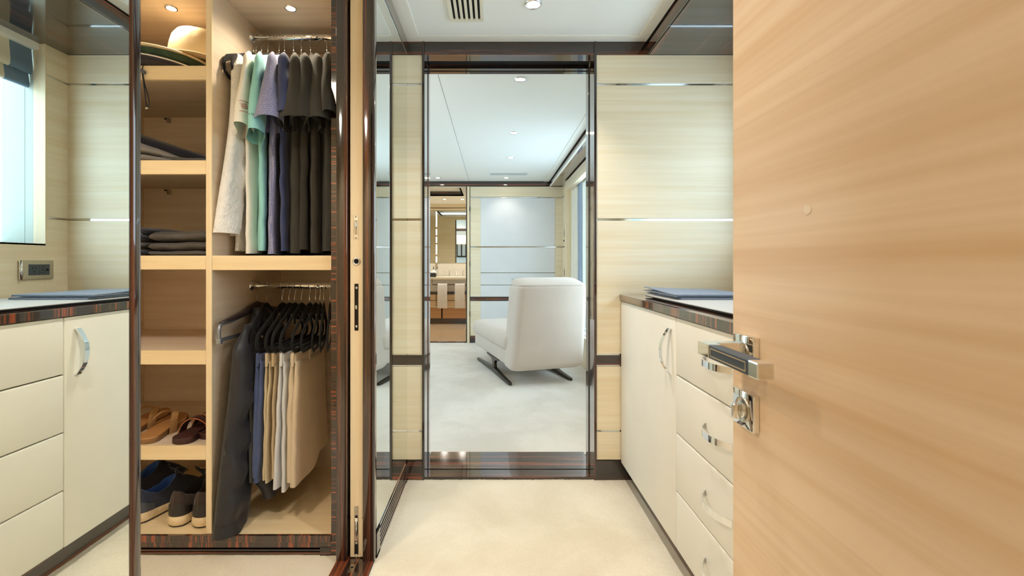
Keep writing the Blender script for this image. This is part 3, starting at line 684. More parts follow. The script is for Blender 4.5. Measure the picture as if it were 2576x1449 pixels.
for y in (5.73, 5.765): MB().tube([(XW - .004, y, 1.335), (XW - .02, y, 1.332), (XW - .022, y + .008, 1.322), (XW - .015, y + .010, 1.315)], .003, 6).build('hook', M['black'], hk, smooth=True)

# chaise
def rrect(x0, x1, y0, y1, r, z, n=7):
    r = min(r, .499 * (x1 - x0), .499 * (y1 - y0)); out = []
    for cx, cy_, a0 in ((x1 - r, y0 + r, -PI / 2), (x1 - r, y1 - r, 0), (x0 + r, y1 - r, PI / 2), (x0 + r, y0 + r, PI)):
        for k in range(n):
            a = a0 + PI / 2 * k / (n - 1); out.append((cx + r * math.cos(a), cy_ + r * math.sin(a), z))
    return out
M['suede'] = cloth('cream_suede', C(206, 193, 182), .035, 260, .3, .95, .08, big=4)
M['bronze'] = plain('dark_bronze', C(74, 68, 62), .28, .9)
cs = thing('chaise_longue', 'cream upholstered chaise longue on bronze skids seen from behind', 'chaise', (.148, 3.76, 0), .291)
def back_ring(z, ins, rc=.060):
    t = min(1, (z - .13) / .75); x0, x1 = lerp(0.0, .088, t), lerp(.680, .735, t); y0, y1 = lerp(0, .02, t), lerp(.25, .33, t)
    return rrect(x0 + ins, x1 - ins, y0 + ins, y1 - ins, rc, z), y0
MB().loft([back_ring(z, i)[0] for z, i in ((.13, .06), (.137, .03), (.155, .010), (.19, 0), (.35, 0), (.55, 0), (.75, 0), (.825, .001), (.838, .004), (.846, .012), (.849, .03))], True, True, True).build('backrest', M['suede'], cs, smooth=True, local=True)
rings = []
for z, ins in ((.845, .014), (.850, .010), (.856, .014), (.866, .034), (.876, .070), (.882, .115)):
    r, y0 = back_ring(z, ins); rings.append([(a, b, c + .038 * sstep((b - y0) / .26) * min(1, (z - .845) / .02)) for a, b, c in r])
MB().loft(rings, True, False, True).build('top_pad', M['suede'], cs, smooth=True, local=True)
rings = [rrect(.02 + i, .62 - i, .16, 1.30 - i, .05, z) for z, i in ((.155, .02), (.160, .006), (.175, 0), (.28, 0), (.285, .004))]
MB().loft(rings, True, True, True).build('seat_frame', M['suede'], cs, smooth=True, local=True, angle=60)
rings = [rrect(.0 + i, .64 - i, .16, 1.34 - i, .06, z) for z, i in ((.286, .03), (.292, .012), (.315, 0), (.36, 0), (.395, .010), (.418, .035), (.428, .08), (.431, .14))]
MB().loft(rings, True, True, True).build('seat_cushion', M['suede'], cs, smooth=True, local=True)
for x in (.035, .603):
    def sec(y, z, w, h): return [(x - w, y, z - h), (x + w, y, z - h), (x + w, y, z + h), (x - w, y, z + h)]
    MB().loft([sec(.105, .012, .010, .010), sec(.14, .013, .013, .012), sec(.35, .022, .016, .016), sec(.57, .040, .018, .022), sec(.80, .028, .016, .016), sec(1.15, .016, .013, .012), sec(1.195, .014, .010, .010)], True, True, True).build('skid', M['bronze'], cs, local=True)
    def sec2(z, y0, y1, w): return [(x - w, y0, z), (x + w, y0, z), (x + w, y1, z), (x - w, y1, z)]
    MB().loft([sec2(.035, .49, .66, .015), sec2(.06, .54, .62, .013), (sec2(.10, .55, .61, .013)), sec2(.130, .53, .64, .013), sec2(.146, .43, .78, .016), sec2(.157, .41, .80, .016)], True, True, True).build('pedestal', M['bronze'], cs, local=True)

# wall lamp on the bedroom wall beside the doorway (shows in the bathroom mirror)
wl_ = thing('wall_lamp', 'wall sconce with cream shade reflected in the bathroom mirror', 'lamp', (-.98, YB + .02, 1.45))
sm = plain('shade_cream', C(250, 232, 200), .8); sm.node_tree.nodes['Principled BSDF'].inputs['Emission Color'].default_value = (1, .78, .5, 1); sm.node_tree.nodes['Principled BSDF'].inputs['Emission Strength'].default_value = .35
MB().box(-1.24, -.72, YB + .04, YB + .22, 1.62, 1.90, .01).build('lamp_shade', sm, wl_)
for x in (-1.12, -.98, -.84): bx('lamp_bar', M['bronze'], wl_, x - .018, x + .018, YB + .02, YB + .06, 1.25, 1.62)
bx('lamp_bar', M['bronze'], wl_, -1.14, -.82, YB + .02, YB + .06, 1.22, 1.26)
l = bpy.data.lights.new('wall_lamp_bulb', 'POINT'); l.energy = 3; l.color = WARM; l.shadow_soft_size = .05
o = bpy.data.objects.new('wall_lamp_bulb', l); COL.objects.link(o); attach(o, wl_, True); o.location = (.0, .30, .35)

# ================================================================== BATHROOM
VX0, VX1 = -1.45, -.22; YV, YM = 7.75, 8.32
ba = thing('wall_bathroom', 'beige stone bathroom walls', 'wall', (-.8, 8.3, 0), kind=ST)
M['stone'] = veneer('beige_stone', 'X', C(218, 214, 204), C(206, 200, 188), 2, 6, .3, .2)
bx('back', M['stone'], ba, VX0, VX1, YM, YM + .05, 0, 2.3); bx('side', M['stone'], ba, VX0 - .05, VX0, YW + .1, YM + .05, 0, 2.3); bx('side', M['maple_y'], ba, VX1, VX1 + .05, YW + .1, YM + .05, 0, 2.3)
bx('rail', M['maple_x'], ba, VX0, VX1, YM - .04, YM, 2.0, 2.03); bx('rail', M['maple_x'], ba, VX0, VX1, YM - .05, YM, 2.055, 2.11)
bcl = thing('ceiling', 'bathroom ceiling with a recessed dark edged tray', 'ceiling', (-.8, 7.1, ZC), kind=ST)
bx('panel', M['white_trim'], bcl, VX0, VX1, 7.25, YM, ZC, ZC + .02); bx('panel', M['white_trim'], bcl, VX0, VX1, YW + .1, 6.25, ZC, ZC + .02)
bx('panel', M['white_trim'], bcl, VX0, -1.15, 6.25, 7.25, ZC, ZC + .02); bx('panel', M['white_trim'], bcl, -.48, VX1, 6.25, 7.25, ZC, ZC + .02)
bx('tray_edge', M['ebony_x'], bcl, -1.15, -.48, 7.25, 7.27, ZC, ZC + .07); bx('tray_edge', M['ebony_y'], bcl, -1.17, -1.15, 6.25, 7.25, ZC, ZC + .07); bx('tray_edge', M['ebony_y'], bcl, -.48, -.46, 6.25, 7.25, ZC, ZC + .07)
bx('tray_panel', M['white_ceiling'], bcl, -1.2, -.45, 6.2, 7.3, ZC + .07, ZC + .09)
fb_ = thing('floor', 'polished beige bathroom floor tiles', 'floor', (-.8, 7, 0), kind=ST)
M['tile'] = plain('polished_tile', C(214, 190, 158), .12)
for i in range(3):
    for j in range(3):
        bx('tile', M['tile'], fb_, -1.64 + i * .60 + .0015, -1.64 + (i + 1) * .60 - .0015, 6.01 + j * .78, 6.01 + (j + 1) * .78 - .003, -.02, 0, .001)
bx('grout', M['stone'], fb_, -1.64, -.2, YW + .05, YM, -.03, -.002)
for x, s in ((-.81, 'left'), (-.51, 'right')): downlight(x, 7.62, ZC, 'bathroom ceiling downlight, ' + s + ' of the pair above the basin', watts=22, ang=150, col=(1, .95, .88))
bm_ = thing('bathroom_mirror', 'wide bathroom mirror above the basin', 'mirror', (-.7, YM, 1.05))
bx('glass', M['mirror'], bm_, -1.01, VX1, YM - .012, YM - .004, 1.046, 1.995); bx('glass', M['mirror'], bm_, VX0, -1.05, YM - .012, YM - .004, 1.046, 1.995)
ls = thing('light_strip', 'vertical glowing light strip beside the bathroom mirror', 'lamp', (-1.03, YM - .02, 1.05))
bx('backplate', M['chrome'], ls, -1.05, -1.01, YM - .012, YM - .004, .80, 1.995)
em = emit('strip_glow', (1, .82, .56), 4)
for z0, z1 in ((1.05, 1.16), (1.20, 1.38), (1.41, 1.52), (1.55, 1.66), (1.70, 1.98)): MB().box(-1.04, -1.02, YM - .028, YM - .012, z0, z1, .006).build('glow_segment', em, ls)
vn = thing('vanity', 'bathroom vanity of stone and warm wood drawers', 'vanity', (-.8, 8, 0))
bx('counter', plain('ivory_stone', C(238, 230, 208), .2), vn, VX0, VX1, YV, YM - .012, .761, .800, .004); bx('apron', M['stone'], vn, VX0, VX1, YV + .05, YM - .012, .552, .761)
bx('band', M['ebony_x'], vn, VX0, VX1, YV + .04, YM - .02, .508, .552)
M['warm_wood'] = veneer('warm_drawer_wood', 'X', C(206, 160, 112), C(190, 142, 96)); M['pale_wood'] = veneer('pale_drawer_wood', 'X', C(222, 192, 152), C(210, 178, 136))
for x0, x1 in ((VX0, -.975), (-.965, -.40), (-.39, VX1)):
    for z0, z1 in ((.405, .504), (.298, .395)): bx('drawer', M['pale_wood'], vn, x0, x1, YV + .03, YV + .10, z0, z1, .002)
bx('shelf_line', plain('ivory_line', C(236, 226, 204), .3), vn, VX0, VX1, YV + .02, YV + .1, .284, .296)
for x0, x1 in ((VX0, -.885), (-.86, VX1)): bx('lower_drawer', M['warm_wood'], vn, x0, x1, YV + .03, YV + .1, .095, .282, .002)
bx('carcass', M['black'], vn, VX0, VX1, YV + .10, YM - .02, .08, .508); bx('kick', M['ebony_x'], vn, VX0, VX1, YV + .06, YM - .02, 0, .092)
rp = [(-1.03, YV + .03, .76), (-1.03, YV - .04, .76), (-1.03, YV - .04, .675), (-.30, YV - .04, .675)]
MB().tube(rp, .007, 8).build('towel_rail', M['bronze'], vn, smooth=True)
MB().lathe([(.15, -.012), (.19, .001), (.21, .004), (.215, 0)], (-.66, 8.02, .80), 28).build('basin_rim', plain('basin_white', C(240, 234, 216), .15), vn, smooth=True)
for x0, x1, s in ((-.934, -.772, 'left'), (-.643, -.474, 'right')):
    t = thing('hand_towel', 'white hand towel on the vanity rail, the ' + s + ' one', 'towel', ((x0 + x1) / 2, YV - .04, .3), group='towels on the vanity rail')
    prof = [(.020, .40), (.016, .55), (.013, .675), (.008, .688), (0, .692), (-.009, .687), (-.014, .672), (-.016, .5), (-.020, .30), (-.016, .275), (-.010, .275)]
    MB().loft([[(lerp(x0, x1, k / 8) + .004 * math.sin(z * 9), YV - .04 + y + .003 * math.sin(k * 1.7), z) for y, z in prof] for k in range(9)], closed=False).build('cloth', cloth('towel_white', C(240, 238, 236), .03, 400, .3) if s == 'left' else bpy.data.materials['towel_white'], t, smooth=True)
for x, s in ((-.78, -1), (-.54, 1)):
    t = thing('tap', 'chrome lever tap ' + ('left' if s < 0 else 'right') + ' of the basin', 'tap', (x, 8.2, .80), group='basin taps')
    MB().lathe([(.026, .80), (.022, .82), (.016, .88), (.018, .90), (.001, .905)], (x, 8.2, 0), 16).build('pillar', M['chrome'], t, smooth=True)
    MB().tube([(x, 8.2, .895), (x + s * .04, 8.17, .905), (x + s * .085, 8.14, .905)], [.010, .008, .009], 8).build('lever', M['chrome'], t, smooth=True)
t = thing('tap', 'small round chrome spout between the two taps', 'tap', (-.66, 8.2, .80))
MB().lathe([(.012, .80), (.010, .83), (.022, .85), (.024, .865), (.016, .885), (.001, .89)], (-.66, 8.2, 0), 16).build('spout_body', M['chrome'], t, smooth=True)
MB().tube([(-.66, 8.2, .86), (-.66, 8.12, .865), (-.66, 8.08, .845)], .009, 8).build('spout', M['chrome'], t, smooth=True)
t = thing('soap_bottle', 'white pump bottle standing behind the dark basket', 'bottle', (-1.05, 8.05, .80))
MB().lathe([(.04, .80), (.042, .84), (.04, .90), (.016, .915), (.014, .93)], (-1.05, 8.05, 0), 18, cap0=True).build('bottle_body', plain('bottle_white', C(236, 234, 228), .3), t, smooth=True)
MB().lathe([(.012, .93), (.012, .945), (.004, .947), (.004, .965), (.014, .967), (.014, .975), (.001, .976)], (-1.05, 8.05, 0), 12).build('pump', M['black'], t, smooth=True)
t = thing('toiletry_basket', 'dark basket with white rolled towel on the vanity', 'basket', (-1.06, 7.90, .80))
MB().box(-1.14, -.985, 7.82, 7.94, .801, .865, .008).build('basket_box', plain('basket_dark', C(48, 48, 50), .7), t)
MB().tube([(-1.14, 7.88, .875), (-.975, 7.88, .875)], .022, 10, flat=((0, 0, 1), .8)).build('rolled_towel', bpy.data.materials['towel_white'], t, smooth=True)
# ================================================================== HANGERS AND CLOTHES
M['velvet'] = cloth('black_velvet', C(13, 13, 14), .2, 700, .06, .9, .1)
HOOKP = [(0, 0, -.082), (0, 0, -.046), (0, .008, -.034), (0, .0165, -.014), (0, .0168, .002), (0, .0125, .0125), (0, 0, .0172), (0, -.0125, .0125), (0, -.0168, 0), (0, -.0160, -.008)]
def hanger_body(w=.215):
    top = [(0, -.080), (.020, -.082), (.045, -.094), (.10, -.122), (.16, -.150), (.195, -.168), (w - .004, -.188), (w, -.206), (w - .008, -.224), (w - .030, -.237), (.10, -.240), (0, -.240)]
    pts = [(0, y, z) for y, z in top] + [(0, -y, z) for y, z in top[-2:0:-1]]
    m = MB().tube(pts, .0092, 8, closed=True, flat=((1, 0, 0), .42))
    arch = [(0, .075 * math.cos(a), -.150 + .052 * math.sin(a)) for a in [PI * k / 10 for k in range(11)]]
    m.tube(arch, .0085, 8, flat=((1, 0, 0), .45))
    m.tube([(0, -.055, -.112), (0, -.03, -.100), (0, 0, -.094), (0, .03, -.100), (0, .055, -.112)], [.006, .012, .015, .012, .006], 8, flat=((1, 0, 0), .25))
    return m
hg_body = None
def hanger(hx, ang, z, label, group, mat='velvet'):
    global hg_body
    t = thing('clothes_hanger', label, 'hanger', (hx, RY, z), ang, group=group)
    if hg_body is None:
        hk = MB().tube(HOOKP, .0017, 8).build('hook', M['chrome'], t, smooth=True, local=True)
        bd = hanger_body().build('body', M[mat], t, smooth=True, local=True); hg_body = (hk.data, bd.data)
    else:
        for nm, me in (('hook', hg_body[0]), ('body', hg_body[1])):
            o = bpy.data.objects.new(nm, me); COL.objects.link(o); attach(o, t, True)
    return t

def zsh(u): return -.070 - .45 * abs(u) - .25 * max(0, abs(u) - .18)
def ring_loft(rings, name, mat, root, cap0=False, cap1=False):
    return MB().loft(rings, True, cap0, cap1).build(name, mat, root, smooth=True, local=True)
def torso(root, mat, zb, seed, th=.022, W0=.205, flare=1.0, fold=.010, name='body', nk=2.2, wr=0.0, collar=False):
    rings = []; N = 44; K = 18
    for i in range(K + 1):
        t = i / K; tt = t ** .9
        W = interp([(0, W0 - .012), (.06, W0 + .010), (.22, W0 + .004), (.6, W0 - .004), (1, (W0 - .002) * flare)], t)
        h = interp([(0, .004), (.05, .014), (.2, th), (1, th * 1.15)], t)
        ring = []
        for k in range(N):
            a = 2 * PI * k / N; c, s_ = math.cos(a), math.sin(a)
            u = W * math.copysign(abs(c) ** .8, c); v = h * math.copysign(abs(s_) ** .6, s_)
            z = lerp(zsh(u), zb, tt)
            f = fold * sstep(t * 2.2)
            v += f * math.sin(u * nk * 14 + seed * 2.1 + t * 1.4) * (1.0 if s_ > 0 else .8)
            v += (.004 + wr) * nz((u, v, z), 14, seed) * sstep(t * 3); u += .004 * nz((u, v, z), 9, seed + 5) * t
            z += .006 * nz((u, seed, 0), 8, seed) * t
            ring.append((v, u, z))
        rings.append(ring)
    return ring_loft(rings, name, mat, root, cap0=True)
def sleeve(root, mat, side, zend, seed, hw0=.060, hw1=.088, th0=.016, th1=.040, out=.055, u0=.178, x1=.0, name='sleeve', cuff=None, bend=0.0, wr=.0, tilt=.25, n=14):
    N = 28; rings = []; z0 = zsh(u0) + .004
    for i in range(n + 1):
        t = i / n
        cu = side * (u0 + out * t); cz = lerp(z0, zend, t)
        hw = interp([(0, hw0 * .35), (.12, hw0), (1, hw1)], t); th = interp([(0, th0 * .35), (.12, th0), (1, th1)], t)
        cv = x1 * t * t + bend * math.sin(PI * t)
        ring = []
        for k in range(N):
            a = 2 * PI * k / N; c, s_ = math.cos(a), math.sin(a)
            u = cu + hw * c; v = cv + th * math.copysign(abs(s_) ** .85, s_)
            z = cz + side * -tilt * hw * c * (.5 if t < .1 else 1) * -1
            d = (.005 + wr) * nz((u * 1.0, v, z), 13, seed) * sstep(t * 2)
            v += d * (1 + math.copysign(1, s_)) + .006 * math.sin(c * 3 + t * 5 + seed) * t
            ring.append((v, u, z))
        rings.append(ring)
    o = MB().loft(rings, True, True).build(name, mat, root, smooth=True, local=True)
    if cuff:
        cr = []
        for ring in (rings[-3], rings[-2], rings[-1]):
            cx = Vector([sum(p[j] for p in ring) / N for j in range(3)])
            cr.append([tuple(cx + (Vector(p) - cx) * 1.02) for p in ring])
        MB().loft(cr, True).build('hem_band', cuff, o, smooth=True, local=True)
    return o, rings
def collar(root, mat, z=-.088, seed=0):
    rings = []
    for i, (dz, r) in enumerate(((-.03, 1.0), (0, .95), (.012, .92), (.004, 1.05), (-.022, 1.22))):
        rings.append([(.026 * r * math.sin(a), .062 * r * math.cos(a), z + dz - .012 * math.cos(2 * a)) for a in [2 * PI * k / 24 for k in range(24)]])
    return ring_loft(rings, 'collar', mat, root)

M['lace'] = cloth('white_embroidered_cotton', C(240, 240, 240), .03, 300, .2); 
def lace_bump(m):
    nt = m.node_tree; b = nt.nodes['Principled BSDF']; mp = mapping(nt, (1, 1, 1)); n = nt.nodes.new('ShaderNodeTexVoronoi'); n.inputs['Scale'].default_value = 45
    nn = noise_n(nt, mp, 60, 2.0, .5, 2.5); nt.links.new(mp.outputs['Vector'], n.inputs['Vector'])
    mx = nt.nodes.new('ShaderNodeMath'); mx.operation = 'ADD'; nt.links.new(n.outputs['Distance'], mx.inputs[0]); nt.links.new(nn.outputs['Fac'], mx.inputs[1]); bump(nt, b, mx.outputs[0], .9, .006)
lace_bump(M['lace'])
M['tee_white'] = cloth('white_jersey', C(240, 236, 226), .03, 600, .2)
M['aqua'] = cloth('aqua_jersey', C(150, 214, 214), .04, 600, .2)
M['navy'] = cloth('navy_jersey', C(56, 68, 112), .06, 600, .2)
M['olive'] = cloth('charcoal_olive_jersey', C(52, 50, 44), .08, 600, .12)
M['char'] = cloth('charcoal_jersey', C(44, 43, 40), .08, 600, .12)
def dotted():
    m, nt, b = new_mat('lavender_print'); mp = mapping(nt, (1, 1, 1)); v = nt.nodes.new('ShaderNodeTexVoronoi'); v.inputs['Scale'].default_value = 330; v.inputs['Randomness'].default_value = .3
    nt.links.new(mp.outputs['Vector'], v.inputs['Vector']); r = ramp(nt, v.outputs['Distance'], [(0.28, C(196, 194, 210)), (0.46, C(112, 118, 168))])
    nt.links.new(r.outputs['Color'], b.inputs['Base Color']); setp(b, Roughness=.85, Sheen_Weight=.2); return m
M['lavender'] = dotted()
UG = 'shirts hanging on the upper rod'; UH = 'black hangers on the upper rod'
def cp(x, z, y=1.622): return ((x - 1240) * y / 1145, y, EYE + (661 - z) * y / 1145)
def ang_for(hx, nx, r=.21): return math.asin(max(-.6, min(.6, (nx - hx) / r)))
def text_on(root, sl_obj, txt, mat, size, aim, depth=.12, spacing=1.0, frame=None, name='print', xs=1.0, slant=0.0):
    """flat printed letters projected on the sleeve along the inverse of their facing direction (local coords)"""
    cu_ = bpy.data.curves.new('print', 'FONT'); cu_.body = txt; cu_.size = size; cu_.align_x = 'CENTER'; cu_.align_y = 'CENTER'; cu_.space_character = spacing; cu_.resolution_u = 3
    tmp = bpy.data.objects.new('print', cu_); COL.objects.link(tmp); bpy.context.view_layer.update()
    me = bpy.data.meshes.new_from_object(tmp.evaluated_get(bpy.context.evaluated_depsgraph_get())); bpy.data.objects.remove(tmp)
    bm = bmesh.new(); bm.from_mesh(me)
    if frame:
        fw, fh, lw = frame
        for x0, x1, y0, y1 in ((-fw, fw, fh, fh + lw), (-fw, fw, -fh - lw, -fh), (-fw, -fw + lw, -fh, fh), (fw - lw, fw, -fh, fh)):
            nx = 12
            for i in range(nx):
                a, b_ = lerp(x0, x1, i / nx), lerp(x0, x1, (i + 1) / nx)
                bm.faces.new([bm.verts.new((p, q, 0)) for p, q in ((a, y0), (b_, y0), (b_, y1), (a, y1))])
    bvh = BVHTree.FromPolygons([v.co for v in sl_obj.data.vertices], [p.vertices for p in sl_obj.data.polygons]); bad = []
    inv = world_m(sl_obj).inverted(); eye = inv @ Vector((0, 0, EYE)); far = inv @ Vector(aim)
    hit = bvh.ray_cast(eye, (far - eye).normalized()); center = hit[0]; n_ = ((eye - center).normalized() * .6 + (hit[1] if hit[1].dot(eye - center) > 0 else -hit[1])).normalized()
    r_ = Vector((0, 0, 1)).cross(n_).normalized(); u_ = n_.cross(r_); r_ = (r_ + u_ * slant).normalized(); u_ = n_.cross(r_)
    for v in bm.verts:
        p = Vector(center) + r_ * v.co.x * xs + u_ * v.co.y
        hit = bvh.ray_cast(p + n_ * depth, -n_)
        if hit[0] is None: bad.append(v); continue
        v.co = hit[0] + n_ * .0009
    bmesh.ops.delete(bm, geom=bad, context='VERTS'); bm.to_mesh(me); bm.free()
    me.materials.clear(); me.materials.append(mat); o = bpy.data.objects.new(name, me); COL.objects.link(o); attach(o, sl_obj, True); return o

shirts = [ # hook X, near-end X, material, sleeve kind, label
    (-.989, -.966, 'lace', 'long', 'white embroidered long sleeved shirt hanging leftmost on the upper rod'),
    (-.966, -.908, 'tee_white', 'text', 'white tee shirt with red lettering on its sleeve'),
    (-.940, -.868, 'aqua', 'short', 'aqua tee shirt with small black lettering on its sleeve'),
    (-.893, -.820, 'lavender', 'flare', 'lavender patterned short sleeved shirt on the upper rod'),
    (-.870, -.778, 'navy', 'short', 'plain navy blue shirt between lavender and charcoal shirts'),
    (-.832, -.737, 'olive', 'flare', 'charcoal polo shirt next to the navy shirt'),
    (-.800, -.700, 'char', 'flare', 'second charcoal polo shirt from the navy shirt'),
    (-.761, -.655, 'olive', 'flare', 'third charcoal polo shirt from the navy shirt'),
    (-.693, -.612, 'char', 'short', 'charcoal shirt hanging rightmost beside the ebony post'),
]
hanger(-.999, ang_for(-.999, -.9965, .21), RZU, 'empty black hanger leftmost on the upper rod', UH)
red = plain('red_print', C(196, 54, 40), .7); blk = plain('black_print', C(24, 26, 28), .7)
for i, (hx, nx, mk, kind, lab) in enumerate(shirts):
    a = ang_for(hx, nx, .225); mat = M[mk]
    hanger(hx, a, RZU, 'black hanger holding the ' + lab.split(' hanging')[0].split(' with')[0].split(' on the')[0].split(' next')[0].split(' from')[0].split(' between')[0], UH)
    t = thing('shirt', lab, 'shirt', (hx, RY + (.026 if i == 0 else 0), RZU), a, group=UG)
    th = .016 if i < 5 else .021
    torso(t, mat, -.893 - (.012 if i % 2 else 0), i + 1.0, th=th, flare=1.02, fold=.007, wr=.002)
    if kind == 'long':
        sleeve(t, mat, -1, -.835, 3.1, hw0=.058, hw1=.062, th0=.022, th1=.032, out=.062, x1=-.022, tilt=.05, wr=.004, n=24, bend=.01)
        sleeve(t, mat, 1, -.82, 7.7, hw0=.055, hw1=.055, th0=.016, th1=.022, out=.01, n=20)
    else:
        fl = kind == 'flare'
        so_, rg = sleeve(t, mat, -1, -.405 - (.035 if fl else .015) - {'tee_white': .040, 'aqua': .065}.get(mk, 0), i + 2.5, hw0=.062, hw1=.086 if fl else .074, th0=.022 if i > 3 else .016, th1=.050 if fl else .028, out=.088 if i != 1 else .070, tilt=.10 if fl else .16, cuff=None if kind == 'text' or mk == 'aqua' else mat, x1=-.004, u0=.182)
        sleeve(t, mat, 1, -.42, i + 8.5, th1=.026, out=.04)
        if kind == 'text':
            text_on(t, so_, 'VILEBR', red, .027, cp(615, 268, 1.62), xs=.40, slant=.14, frame=(.064, .018, .0018))
        if mk == 'aqua':
            text_on(t, so_, 'A N', blk, .013, cp(631, 287, 1.62), xs=.9, slant=-.05)

# ---- lower rod
LG = 'trousers and shorts on the lower rod'; LH = 'black hangers on the lower rod'
M['coat'] = cloth('navy_black_nylon', C(34, 36, 44), .14, 300, .1, .5, .1); M['coat_lining'] = cloth('black_lining', C(20, 20, 22), .1, 300, .1, .5)
M['grey_pant'] = cloth('dark_grey_twill', C(58, 58, 56), .08, 600); M['navy_short'] = cloth('navy_twill', C(70, 84, 124), .07, 600); M['beige'] = cloth('beige_twill', C(198, 182, 150), .07, 500)
M['tan'] = cloth('tan_twill', C(186, 164, 130), .06, 600); M['pale'] = cloth('pale_grey_twill', C(206, 208, 212), .05, 600); M['khaki'] = cloth('khaki_twill', C(204, 188, 162), .05, 600)
def shorts(hx, nx, mk, label, zb=-.712, th=.019, W=.195, seed=0., flare=1.16, two=True):
    a = ang_for(hx, nx, .2); mat = M[mk]
    t = thing('shorts', label, 'shorts', (hx, RY, RZL), a, group=LG)
    N = 40
    def leg(v0, zbot, sd, nm):
        rings = []
        for i in range(15):
            q = i / 14; w = interp([(0, W), (.1, W * 1.01), (.45, W * 1.09), (1, W * flare)], q); h = interp([(0, th * .55), (.2, th * .9), (1, th)], q); ring = []
            for k in range(N):
                b = 2 * PI * k / N; c, s_ = math.cos(b), math.sin(b)
                u = w * math.copysign(abs(c) ** .75, c); v = v0 + h * math.copysign(abs(s_) ** .55, s_); z = lerp(-.275, zbot, q)
                v += .007 * q * math.sin(u * 22 + sd + q * 2) + .004 * nz((u, v, z), 16, sd); u += .005 * nz((v, z, u), 9, sd) * q
                ring.append((v, u, z + .010 * q * nz((u, 0, 0), 5, sd)))
            rings.append(ring)
        return MB().loft(rings, True, True).build(nm, mat, t, smooth=True, local=True)
    lg = leg(.006 if two else 0, zb, seed + 1, 'leg')
    if two: leg(-.010, zb + .018, seed + 4, 'leg')
    rings = [[((h + .006) * math.copysign(abs(math.sin(b)) ** .5, math.sin(b)) - .003, (W + .003) * math.copysign(abs(math.cos(b)) ** .7, math.cos(b)), z) for b in [2 * PI * k / N for k in range(N)]] for z, h in ((-.283, th * .72), (-.279, th * .8), (-.250, th * .74), (-.247, th * .60))]
    wb2 = MB().loft(rings, True, False, True).build('waistband', mat, t, smooth=True, local=True)
    for u, v in ((-W - .004, -.004), (-W * .35, th * .8 + .003), (W * .45, th * .8 + .003)):
        m = MB()
        if u < -W: m.box(v - .005, v + .005, u - .003, u + .002, -.293, -.243, .0015)
        else: m.box(v - .002, v + .004, u - .005, u + .005, -.293, -.243, .0015)
        m.build('belt_loop', mat, wb2, local=True)
    # stitched hem
    return t
for hx, nx, mk, zb, lab in ((-.945, -.905, 'grey_pant', -.72, 'dark grey trousers between the long coat and navy shorts'), (-.880, -.876, 'navy_short', -.715, 'navy blue shorts hanging on the lower rod'),
        (-.852, -.842, 'beige', -.72, 'beige crinkled shorts beside the navy shorts'), (-.828, -.818, 'tan', -.70, 'tan shorts squeezed between beige and pale grey shorts'),
        (-.800, -.788, 'pale', -.755, 'pale grey shorts hanging lowest on the lower rod'), (-.766, -.745, 'khaki', -.735, 'khaki shorts showing their broad side, rightmost on the lower rod')):
    hanger(hx, ang_for(hx, nx, .21), RZL, 'black hanger holding the ' + lab.split(' hanging')[0].split(' between')[0].split(' beside')[0].split(' squeezed')[0].split(' showing')[0], LH)
    shorts(hx, nx, mk, lab, zb, seed=hx * 50, th={'navy_short': .018, 'khaki': .020, 'pale': .013, 'tan': .008, 'beige': .009}.get(mk, .012), two=mk in ('navy_short', 'khaki', 'pale', 'beige'))
for hx, nx, lab in ((-.741, -.712, 'empty black hanger just right of the khaki shorts'), (-.722, -.672, 'empty black hanger second right of the khaki shorts'), (-.706, -.645, 'empty black hanger third right of the khaki shorts'), (-.680, -.618, 'empty black hanger nearest the ebony post on the lower rod')):
    hanger(hx, ang_for(hx, nx, .21), RZL, lab, LH)
for hx, ang, lab in ((-.735, .12, 'left'), (-.665, .2, 'right')):
    pass
# clips seen on the khaki hanger
cl = thing('trouser_clip', 'black plastic clip gripping the khaki waistband', 'clip', (-.752, 1.765, .67))
MB().box(-.763, -.745, 1.750, 1.770, .655, .725, .004).build('clip_body', M['black'], cl); MB().box(-.766, -.742, 1.752, 1.768, .648, .672, .003).build('clip_jaw', M['velvet'], cl)

# big wooden hanger with the long coat
hx = -.985
t = thing('clothes_hanger', 'large grey trouser hanger with a shiny bar beside the wardrobe divider', 'hanger', (hx, RY, RZL), .02)
MB().tube([(p[0], p[1], p[2]) for p in HOOKP[:1]] + [(0, 0, -.110 + .064)] + HOOKP[1:], .002, 8).build('hook', M['steel'], t, smooth=True, local=True)
sh_ = plain('dark_wood_hanger', C(50, 42, 42), .35); alu = plain('satin_grey_bar', C(150, 156, 166), .25, .6)
rg = []
for u, z, h, w in ((-.262, -.122, .005, .006), (-.20, -.116, .008, .008), (-.12, -.108, .012, .010), (-.05, -.094, .018, .011), (0, -.086, .022, .011), (.05, -.094, .018, .011), (.12, -.108, .012, .010), (.20, -.116, .008, .008), (.255, -.122, .005, .006)):
    rg.append([(w * math.sin(b), u, z + h * math.cos(b)) for b in [2 * PI * k / 12 for k in range(12)]])
MB().loft(rg, True, True, True).build('shoulder', sh_, t, smooth=True, local=True)
MB().tube([(.0, -.05, -.103), (.0, -.20, -.124), (0, -.255, -.127), (0, -.268, -.133), (0, -.272, -.145), (0, -.272, -.176), (0, -.262, -.184), (0, .18, -.184)], .0070, 10, flat=((1, 0, 0), .8)).build('trouser_bar', alu, t, smooth=True, local=True)
MB().box(-.009, .009, -.279, -.262, -.196, -.176, .003).build('bar_clip', alu, t, local=True)
hanger(-.945, ang_for(-.945, -.905, .21), RZL, 'black hanger holding the long dark coat', LH)
ct_ = thing('long_coat', 'long dark nylon coat hanging to the wardrobe floor at left', 'coat', (-.955, RY, RZL), .14)
torso(ct_, M['coat'], -.70, 21.0, th=.026, W0=.200, flare=.92, fold=.008, wr=.006)
